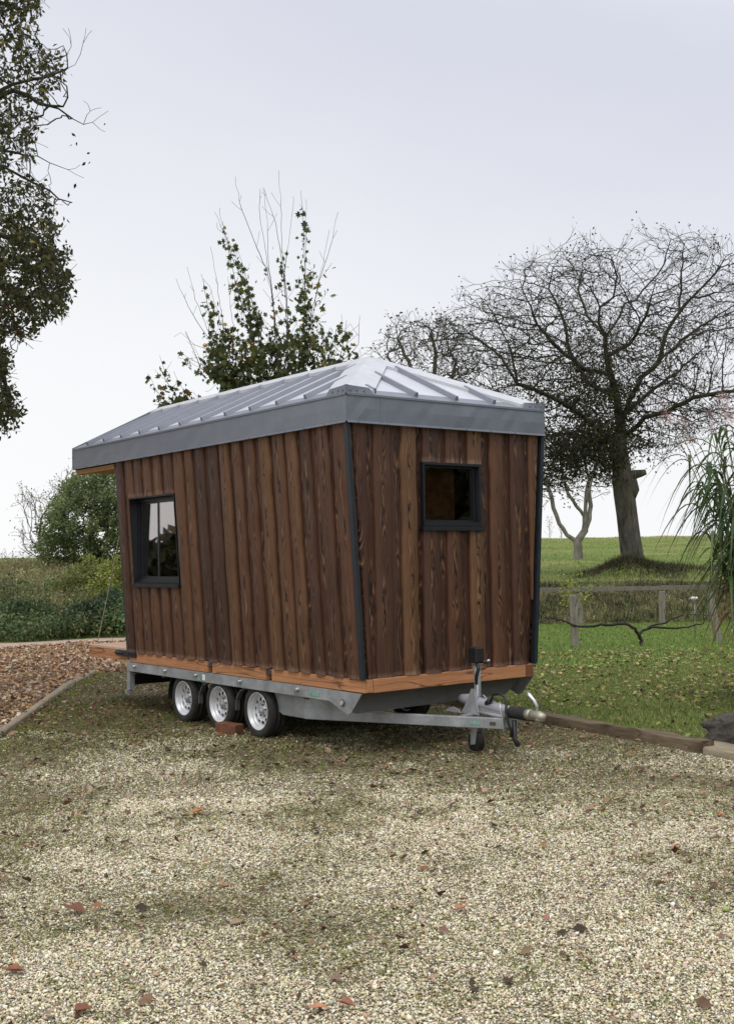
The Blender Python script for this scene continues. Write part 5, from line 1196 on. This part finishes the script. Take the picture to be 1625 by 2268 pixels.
blades('dry_weeds', np.stack([x, y, H(x, y)], 1), RNG.uniform(.25, .85, len(x)), RNG.uniform(.010, .022, len(x)), palette(len(x), [(.28, .255, .12), (.35, .30, .165), (.18, .195, .075), (.22, .18, .11)], None, .2), BLADE, .5); tag(bpy.data.objects['dry_weeds'], 'tall straw coloured weeds on the bank at the left', 'weeds', kind='stuff')
def bush(name, px, s, w, h, n, cols, label, size=.09, cat='bush', wt=None):
    t = (px - 812.5) / FPX * s; x, y = xy(s, t); g = float(H(x, y)); b = thing(name, (x, y, g), label, cat)
    pos = [np.array([x, y, g - .05]), np.array([x, y, g + .1])]; par = [-1, 0]
    q = unit(RNG.normal(size=(400, 3))) * RNG.uniform(.3, 1, (400, 1)) ** .5; q[:, 2] = np.abs(q[:, 2])
    att = np.array([x, y, g + .05]) + q * np.array([w, w, h]) * (1 + .25 * np.array([mnoise.noise(Vector(a * 1.7) + Vector((px, s, 0))) for a in q]))[:, None]
    pos, par = colonize(att, pos, par, .12, 3., .2, jit=.25); rad, ch, cnt = radii(pos, par, .005, .03); branch_mesh('stem', pos, par, rad, BARKD, b)
    e = np.where(cnt <= 3)[0]; idx = RNG.choice(e, n); lp = pos[idx] + RNG.normal(0, .09, (n, 3))
    tone = np.array([mnoise.noise(Vector(p * 1.8)) for p in lp]); leaves_mesh('foliage', lp, RNG.uniform(.7, 1.3, n) * size, DIAMOND, palette(n, cols, wt, .2) * (1 + .4 * tone[:, None]), LEAF, parent=b); return b
bush('yellow_green_bush', 262, 30.0, .85, 1.35, 5000, [(.23, .28, .055), (.28, .30, .07), (.17, .23, .05), (.33, .30, .09)], 'yellow green leafy bush against the rear edge of the house')
bush('yellow_green_bush', 195, 31.5, .8, 1.0, 3600, [(.19, .22, .06), (.24, .25, .075), (.15, .18, .05)], 'lower olive green bush below the dense round tree')
bush('evergreen_bush', 258, 27.9, .8, .85, 4200, [(.038, .07, .036), (.055, .095, .048), (.08, .12, .055)], 'dark bluish green bush beside the deck and rear wall', .08)
bush('evergreen_bush', 190, 27.8, .7, .75, 3400, [(.055, .085, .04), (.08, .11, .048), (.04, .065, .03)], 'dark bramble bush behind the rope of the deck', .08)
bush('evergreen_bush', 60, 27.9, 1.0, .7, 3600, [(.06, .10, .038), (.09, .135, .05), (.045, .07, .028)], 'dark green bush at the roadside near the left edge', .08)

# --- giant grass at the right edge
_x, _y = xy(12.6, (1732 - 812.5) / FPX * 12.6); rg = thing('giant_reed_grass', (_x, _y, 0), 'tall clump of giant grass with arching leaves and pinkish plumes at the right edge', 'ornamental grass')
RP = []; sm_ = MB(); plume = []; BV = []; BC = []; BF = []; nb = 0
def ribbon(P, w, side, col):
    global nb
    k = len(P); q = np.linspace(0, 1, k); ww = w * np.clip(np.minimum(q * 6 + .25, (1 - q) * 1.7), .02, 1)
    fold = np.array([0, 0, .25])
    for i in range(k):
        BV.extend([P[i] - side * ww[i] / 2 + fold * ww[i], P[i], P[i] + side * ww[i] / 2 + fold * ww[i]]); BC.extend([col] * 3)
    for i in range(k - 1):
        a = nb + 3 * i; BF.extend([(a, a + 1, a + 4, a + 3), (a + 1, a + 2, a + 5, a + 4)])
    nb += 3 * k
SV = []; 
for k in range(105):
    ang = RNG.uniform(0, 6.28); rr = .42 * math.sqrt(RNG.random()); b0 = np.array([_x + rr * math.cos(ang), _y + rr * math.sin(ang), 0]); out = np.array([math.cos(ang), math.sin(ang), 0]) * RNG.uniform(.05, .34) + RNG.normal(0, .08, 3) * np.array([1, 1, 0])
    hh = RNG.uniform(2.1, 3.3); P = [b0 + np.array([0, 0, hh * q]) + out * hh * q ** 1.6 * .8 for q in np.linspace(0, 1, 9)]
    sm_.tube(P, list(np.linspace(.009, .004, 9)), 5, cap=False)
    for j in range(int(RNG.integers(9, 14))):
        f = RNG.uniform(.40, .98); i = min(int(f * 8), 7); p0 = P[i] + (P[i + 1] - P[i]) * (f * 8 - i); a = RNG.uniform(0, 6.28); d = unit(np.array([math.cos(a), math.sin(a), 0]) + out * 1.2); side = np.array([-d[1], d[0], 0]) 
        ln = RNG.uniform(.65, 1.35) * (1.0 if f > .25 else .7); up = RNG.uniform(.45, .95); q = np.linspace(0, 1, 9)
        path = [p0 + d * ln * (.25 * t + .5 * t * t * (1 - .35 * t)) + np.array([0, 0, ln * (up * t - (up + .45) * t * t)]) for t in q]
        if f < .53 and RNG.random() < .5: col = np.array([(.36, .19, .05), (.30, .17, .06), (.40, .26, .09)][RNG.integers(3)])
        elif f < .6 and RNG.random() < .35: col = np.array((.22, .19, .05))
        else: col = np.array([(.06, .11, .032), (.08, .135, .042), (.05, .085, .028), (.12, .16, .07)][RNG.integers(4)])
        ribbon(path, RNG.uniform(.026, .048), side, col * (1 + RNG.normal(0, .12)))
    if hh > 2.7 and k % 2 == 0: plume.append((P[-1], unit(P[-1] - P[-3])))
sm_.build('stem', simple('reed_stem', (.13, .13, .05), .6, .25, 12.), rg)
npmesh('leaf_blades', np.array(BV), np.array(BF), LEAF, rg, {'col': ('FLOAT_COLOR', np.array(BC))})
BV, BC, BF, nb = [], [], [], 0
for p, d in plume[:18]:
    for j in range(85):
        f = RNG.random(); q0 = p + d * .34 * f; a = unit(RNG.normal(size=3) * np.array([1, 1, .5]) + d * .9); ln = RNG.uniform(.08, .20) * (1.2 - .6 * f); side = unit(np.cross(a, RNG.normal(size=3)))
        ribbon([q0 + a * ln * t + np.array([0, 0, -.10 * ln / .2 * t * t]) for t in np.linspace(0, 1, 4)], .005, side, np.array((.42, .25, .23)) * (1 + RNG.normal(0, .15)))
npmesh('plume', np.array(BV), np.array(BF), LEAF, rg, {'col': ('FLOAT_COLOR', np.array(BC))})

# ---------------------------------------------------------------- fence, vine, ornament
f0, f1 = np.array(xy(28.31, (1278 - 812.5) / FPX * 28.31)), np.array(xy(28.09, (1460 - 812.5) / FPX * 28.09)); fd = (f1 - f0)
fence = thing('rail_fence', (f0[0], f0[1], 0), 'weathered single rail wooden fence between lawn and field', 'fence')
fn = np.array([fd[0], fd[1], 0]) / np.linalg.norm(fd); fs = np.array([-fn[1], fn[0], 0])
for k in range(-3, 5):
    p = f0 + fd * k; b = MB(); hgt = .80 + RNG.normal(0, .012); tl = RNG.normal(0, .015, 2)
    v = []
    for z, o in ((-.1, 0), (hgt, 1)):
        for i, j in ((-1, -1), (1, -1), (1, 1), (-1, 1)): v.append(np.array([p[0], p[1], z]) + fn * (.075 * i + tl[0] * o) + fs * (.06 * j + tl[1] * o))
    b.hexa(v, .012); b.build('post', M['greywood'], fence)
for k in range(-3, 4):
    a = f0 + fd * k; b = MB(); c0 = np.array([a[0], a[1], 0]) + fn * .004; z0, z1 = .875 + RNG.normal(0, .008), .875 + RNG.normal(0, .008); v = []
    ln = np.linalg.norm(fd) - .008
    for q, z in ((0, z0), (ln, z1)):
        for i, j in ((-1, -1), (-1, 1), (1, 1), (1, -1)): v.append(c0 + fn * q + fs * .06 * i + np.array([0, 0, z + .048 * j]))
    b.add(v, [[0, 1, 2, 3], [7, 6, 5, 4], [0, 4, 5, 1], [1, 5, 6, 2], [2, 6, 7, 3], [3, 7, 4, 0]]); b.build('rail', M['railwood'], fence)
def post(px, s, w, h, tx, label):
    t = (px - 812.5) / FPX * s; x, y = xy(s, t); b = MB(); v = []
    r3 = np.array([RH[0], RH[1], 0]); f3 = np.array([FH[0], FH[1], 0])
    for z, o in ((-.1, 0), (h, 1)):
        for i, j in ((-1, -1), (1, -1), (1, 1), (-1, 1)): v.append(np.array([x, y, z]) + r3 * (w / 2 * i + tx * o) + f3 * (w / 2 * j))
    b.hexa(v, .010); return tag(b.build('vine_post', M['greywood'], None, (x, y, 0)), label, 'post', 'posts at the ends of the trained vine')
post(1267, 21.6, .125, .98, -.035, 'weathered upright post on the lawn at the left end of the trained vine')
post(1585, 22.3, .12, .95, -.17, 'weathered post leaning left at the right end of the trained vine')
D_ = 21.5; v0 = at(1420, 1433, D_); vn = thing('trained_vine', (v0[0], v0[1], 0), 'dark bare vine trained low and wide between two posts on the lawn', 'vine')
b = MB()
def vine(pts, r0, r1):
    P = [at(a, c, D_ + RNG.normal(0, .04)) for a, c in pts]; Q = []
    for a, c in zip(P, P[1:]): Q += [a + (c - a) * t + RNG.normal(0, .008, 3) for t in (0, .33, .66)]
    Q.append(P[-1]); b.tube(Q, list(np.linspace(r0, r1, len(Q))), 7)
vine([(1422, 1436), (1419, 1418), (1414, 1405)], .035, .034); vine([(1414, 1406), (1405, 1392), (1385, 1382), (1340, 1384), (1305, 1389), (1270, 1386), (1245, 1373), (1228, 1370), (1205, 1368)], .034, .012)
vine([(1414, 1408), (1424, 1396), (1445, 1390), (1500, 1392), (1535, 1386), (1556, 1380), (1564, 1362)], .028, .008); vine([(1424, 1396), (1445, 1386), (1475, 1378), (1510, 1362), (1522, 1340), (1530, 1322)], .022, .006)
vine([(1385, 1383), (1388, 1362), (1402, 1345), (1420, 1338)], .010, .005); vine([(1270, 1386), (1262, 1365), (1285, 1345)], .009, .004); vine([(1475, 1378), (1470, 1350)], .007, .003); vine([(1340, 1384), (1345, 1360)], .006, .003)
b.build('stem', simple('vine_bark', (.028, .022, .018), .9, .3, 40.), vn)
D_ = 22.0; o0 = at(1540, 1388, D_); gn = thing('garden_ornament', (o0[0], o0[1], 0), 'thin stake with a small white cap and a dish, standing beside the leaning post', 'ornament')
b = MB(); b.tube([at(1539, 1415, D_), at(1538, 1330, D_)], .010, 8); b.build('stake', M['galv'], gn)
b = MB(); c = at(1536, 1325, D_); b.tube([c + (0, 0, -.02), c + (0, 0, .025)], [.085, .07], 14); b.build('cap', M['white'], gn)
b = MB(); c = at(1537, 1360, D_); b.tube([c + (0, 0, -.01), c + (0, 0, .012)], [.05, .10], 14); b.build('dish', M['galvdark'], gn)
_x, _y = xy(27.2, (1264 - 812.5) / FPX * 27.2); wd = thing('tall_weed', (_x, _y, 0), 'leafy yellow green weed growing up in front of the fence rail by the left post', 'plant')
pos = [np.array([_x, _y, 0.])]; par = [-1]; 
for k in range(15):
    hgt = RNG.uniform(.8, 1.75) if k else 2.0; a = RNG.uniform(0, 6.28); prev = 0; o = np.array([math.cos(a), math.sin(a), 0]) * RNG.uniform(.05, .45)
    for i in range(1, 9): pos.append(pos[0] + np.array([0, 0, hgt * i / 8 * .78]) + o * (i / 8) ** 1.3); par.append(prev); prev = len(pos) - 1
pos, par = np.array(pos), np.array(par); rad, ch, cnt = radii(pos, par, .003, .012); rad = np.minimum(rad, .006); branch_mesh('stem', pos, par, rad, TWIG, wd)
idx = RNG.choice(np.where(pos[:, 2] > .55)[0], 520); lp = pos[idx] + RNG.normal(0, .06, (520, 3)); leaves_mesh('foliage', lp, RNG.uniform(.05, .10, 520), DIAMOND, palette(520, [(.27, .32, .08), (.19, .25, .06), (.36, .34, .11)], None, .2), LEAF, parent=wd)

# far trees that the panes mirror (outside the picture)
def far_mass(name, cx, cy, ln, ang, h, n, label):
    u = RNG.uniform(-.5, .5, n) * ln; w = RNG.normal(0, 1.2, n); x = cx + u * math.cos(ang) - w * math.sin(ang); y = cy + u * math.sin(ang) + w * math.cos(ang)
    top = h * (.72 + .28 * np.array([mnoise.noise(Vector((a * .35, 7., 3.))) for a in u])); z = H(x, y) + top * RNG.random(n)
    o = leaves_mesh(name, np.stack([x, y, z], 1), RNG.uniform(.35, .7, n), DIAMOND, palette(n, [(.05, .06, .025), (.08, .07, .03), (.035, .04, .02)], None, .2), LEAF); tag(o, label, 'trees', kind='stuff')
far_mass('far_hedge', -26, -15, 34, math.atan2(1, -1.2), 3.15, 14000, 'dark hedge beyond the left of the drive, mirrored in the side window')
far_mass('far_wood', 24, 14, 40, math.atan2(-1, .9), 9.5, 60000, 'dark line of trees behind the lawn, mirrored in the front window')

# ================================================================= light, sky, camera
SUN_EL, SUN_AZ = R(58), math.atan2(-.75, .55)       # direction towards the sun in the ground plane
w = bpy.data.worlds.new('World'); sc.world = w; w.use_nodes = True; nt = w.node_tree; nt.nodes.clear()
def N(t, **k):
    nd = nt.nodes.new(t)
    for a, v in k.items(): setattr(nd, a, v)
    return nd
sky = N('ShaderNodeTexSky', sky_type='NISHITA', sun_disc=False, sun_elevation=SUN_EL, sun_rotation=math.pi / 2 - SUN_AZ, dust_density=6.0, air_density=1.0)
tc = N('ShaderNodeTexCoord'); sx = N('ShaderNodeSeparateXYZ'); nt.links.new(tc.outputs['Generated'], sx.inputs[0])
nz = N('ShaderNodeTexNoise'); nz.inputs['Scale'].default_value = 1.6; nz.inputs['Detail'].default_value = 4; mpn = N('ShaderNodeMapping'); mpn.inputs['Scale'].default_value = (1, 1, 2.2)
nt.links.new(tc.outputs['Generated'], mpn.inputs[0]); nt.links.new(mpn.outputs[0], nz.inputs['Vector'])
ma = N('ShaderNodeMath', operation='MULTIPLY_ADD'); ma.inputs[1].default_value = .26; nt.links.new(nz.outputs['Fac'], ma.inputs[0])
dt_ = N('ShaderNodeVectorMath', operation='DOT_PRODUCT'); dt_.inputs[1].default_value = (RH[0] * .22, RH[1] * .22, 1.0); nt.links.new(tc.outputs['Generated'], dt_.inputs[0]); nt.links.new(dt_.outputs['Value'], ma.inputs[2])
sb = N('ShaderNodeMath', operation='SUBTRACT'); sb.inputs[1].default_value = .13; nt.links.new(ma.outputs[0], sb.inputs[0])
cr = N('ShaderNodeValToRGB'); e = cr.color_ramp.elements
for _ in range(4): e.new(.5)
for el, (p, c) in zip(e, [(0, (.84, .845, .85)), (.14, (.79, .80, .82)), (.30, (.68, .695, .745)), (.45, (.585, .60, .68)), (.62, (.85, .87, .95)), (1, (1.30, 1.32, 1.38))]): el.position = p; el.color = (*c, 1)
nt.links.new(sb.outputs[0], cr.inputs[0])
b1 = N('ShaderNodeBackground'); b1.inputs[1].default_value = .10; nt.links.new(sky.outputs[0], b1.inputs[0])
b2 = N('ShaderNodeBackground'); b2.inputs[1].default_value = 1.0; nt.links.new(cr.outputs[0], b2.inputs[0])
mx = N('ShaderNodeMixShader'); mx.inputs[0].default_value = .95; nt.links.new(b1.outputs[0], mx.inputs[1]); nt.links.new(b2.outputs[0], mx.inputs[2])
wo_ = N('ShaderNodeOutputWorld'); nt.links.new(mx.outputs[0], wo_.inputs[0])
sl_ = bpy.data.lights.new('sun', 'SUN'); sl_.energy = 1.0; sl_.angle = R(22); sl_.color = (1, .97, .92)
so_ = bpy.data.objects.new('sun', sl_); COL.objects.link(so_); dirv = Vector((math.cos(SUN_EL) * math.cos(SUN_AZ), math.cos(SUN_EL) * math.sin(SUN_AZ), math.sin(SUN_EL))); so_.rotation_euler = dirv.to_track_quat('Z', 'Y').to_euler(); so_.location = (0, 0, 30)

HAZE = 0.0
if HAZE > 0:
    b = MB(); f3, r3 = np.array([*FH, 0]), np.array([*RH, 0]); cc = np.array([CAM[0], CAM[1], 0]) + f3 * 52; b.obox(cc + (0, 0, 3.5), f3 * 112, r3 * 114, np.array([0, 0, 10.5])); t = NT('haze_air'); pv = t.t.nodes.new('ShaderNodeVolumePrincipled'); pv.inputs['Color'].default_value = (.93, .94, .96, 1); pv.inputs['Density'].default_value = HAZE; pv.inputs['Anisotropy'].default_value = .3
    t.t.links.new(pv.outputs[0], t.out.inputs['Volume']); tag(b.build('haze', t.m), kind='stuff')

cam = bpy.data.cameras.new('camera'); co = bpy.data.objects.new('camera', cam); COL.objects.link(co)
cam.sensor_fit = 'HORIZONTAL'; cam.sensor_width = 36; cam.lens = FPX / 1625 * 36; cam.clip_start = .05; cam.clip_end = 3000
mt = Matrix(((RV[0], UV[0], -DV[0], CAM[0]), (RV[1], UV[1], -DV[1], CAM[1]), (RV[2], UV[2], -DV[2], CAM[2]), (0, 0, 0, 1))); co.matrix_world = mt
sc.camera = co
sc.view_settings.view_transform = 'Standard'; sc.view_settings.look = 'None'; sc.view_settings.gamma = 1; sc.view_settings.exposure = 0.28
sc.render.engine = 'CYCLES'; sc.cycles.max_bounces = 8; sc.cycles.transparent_max_bounces = 12; sc.cycles.use_denoising = True
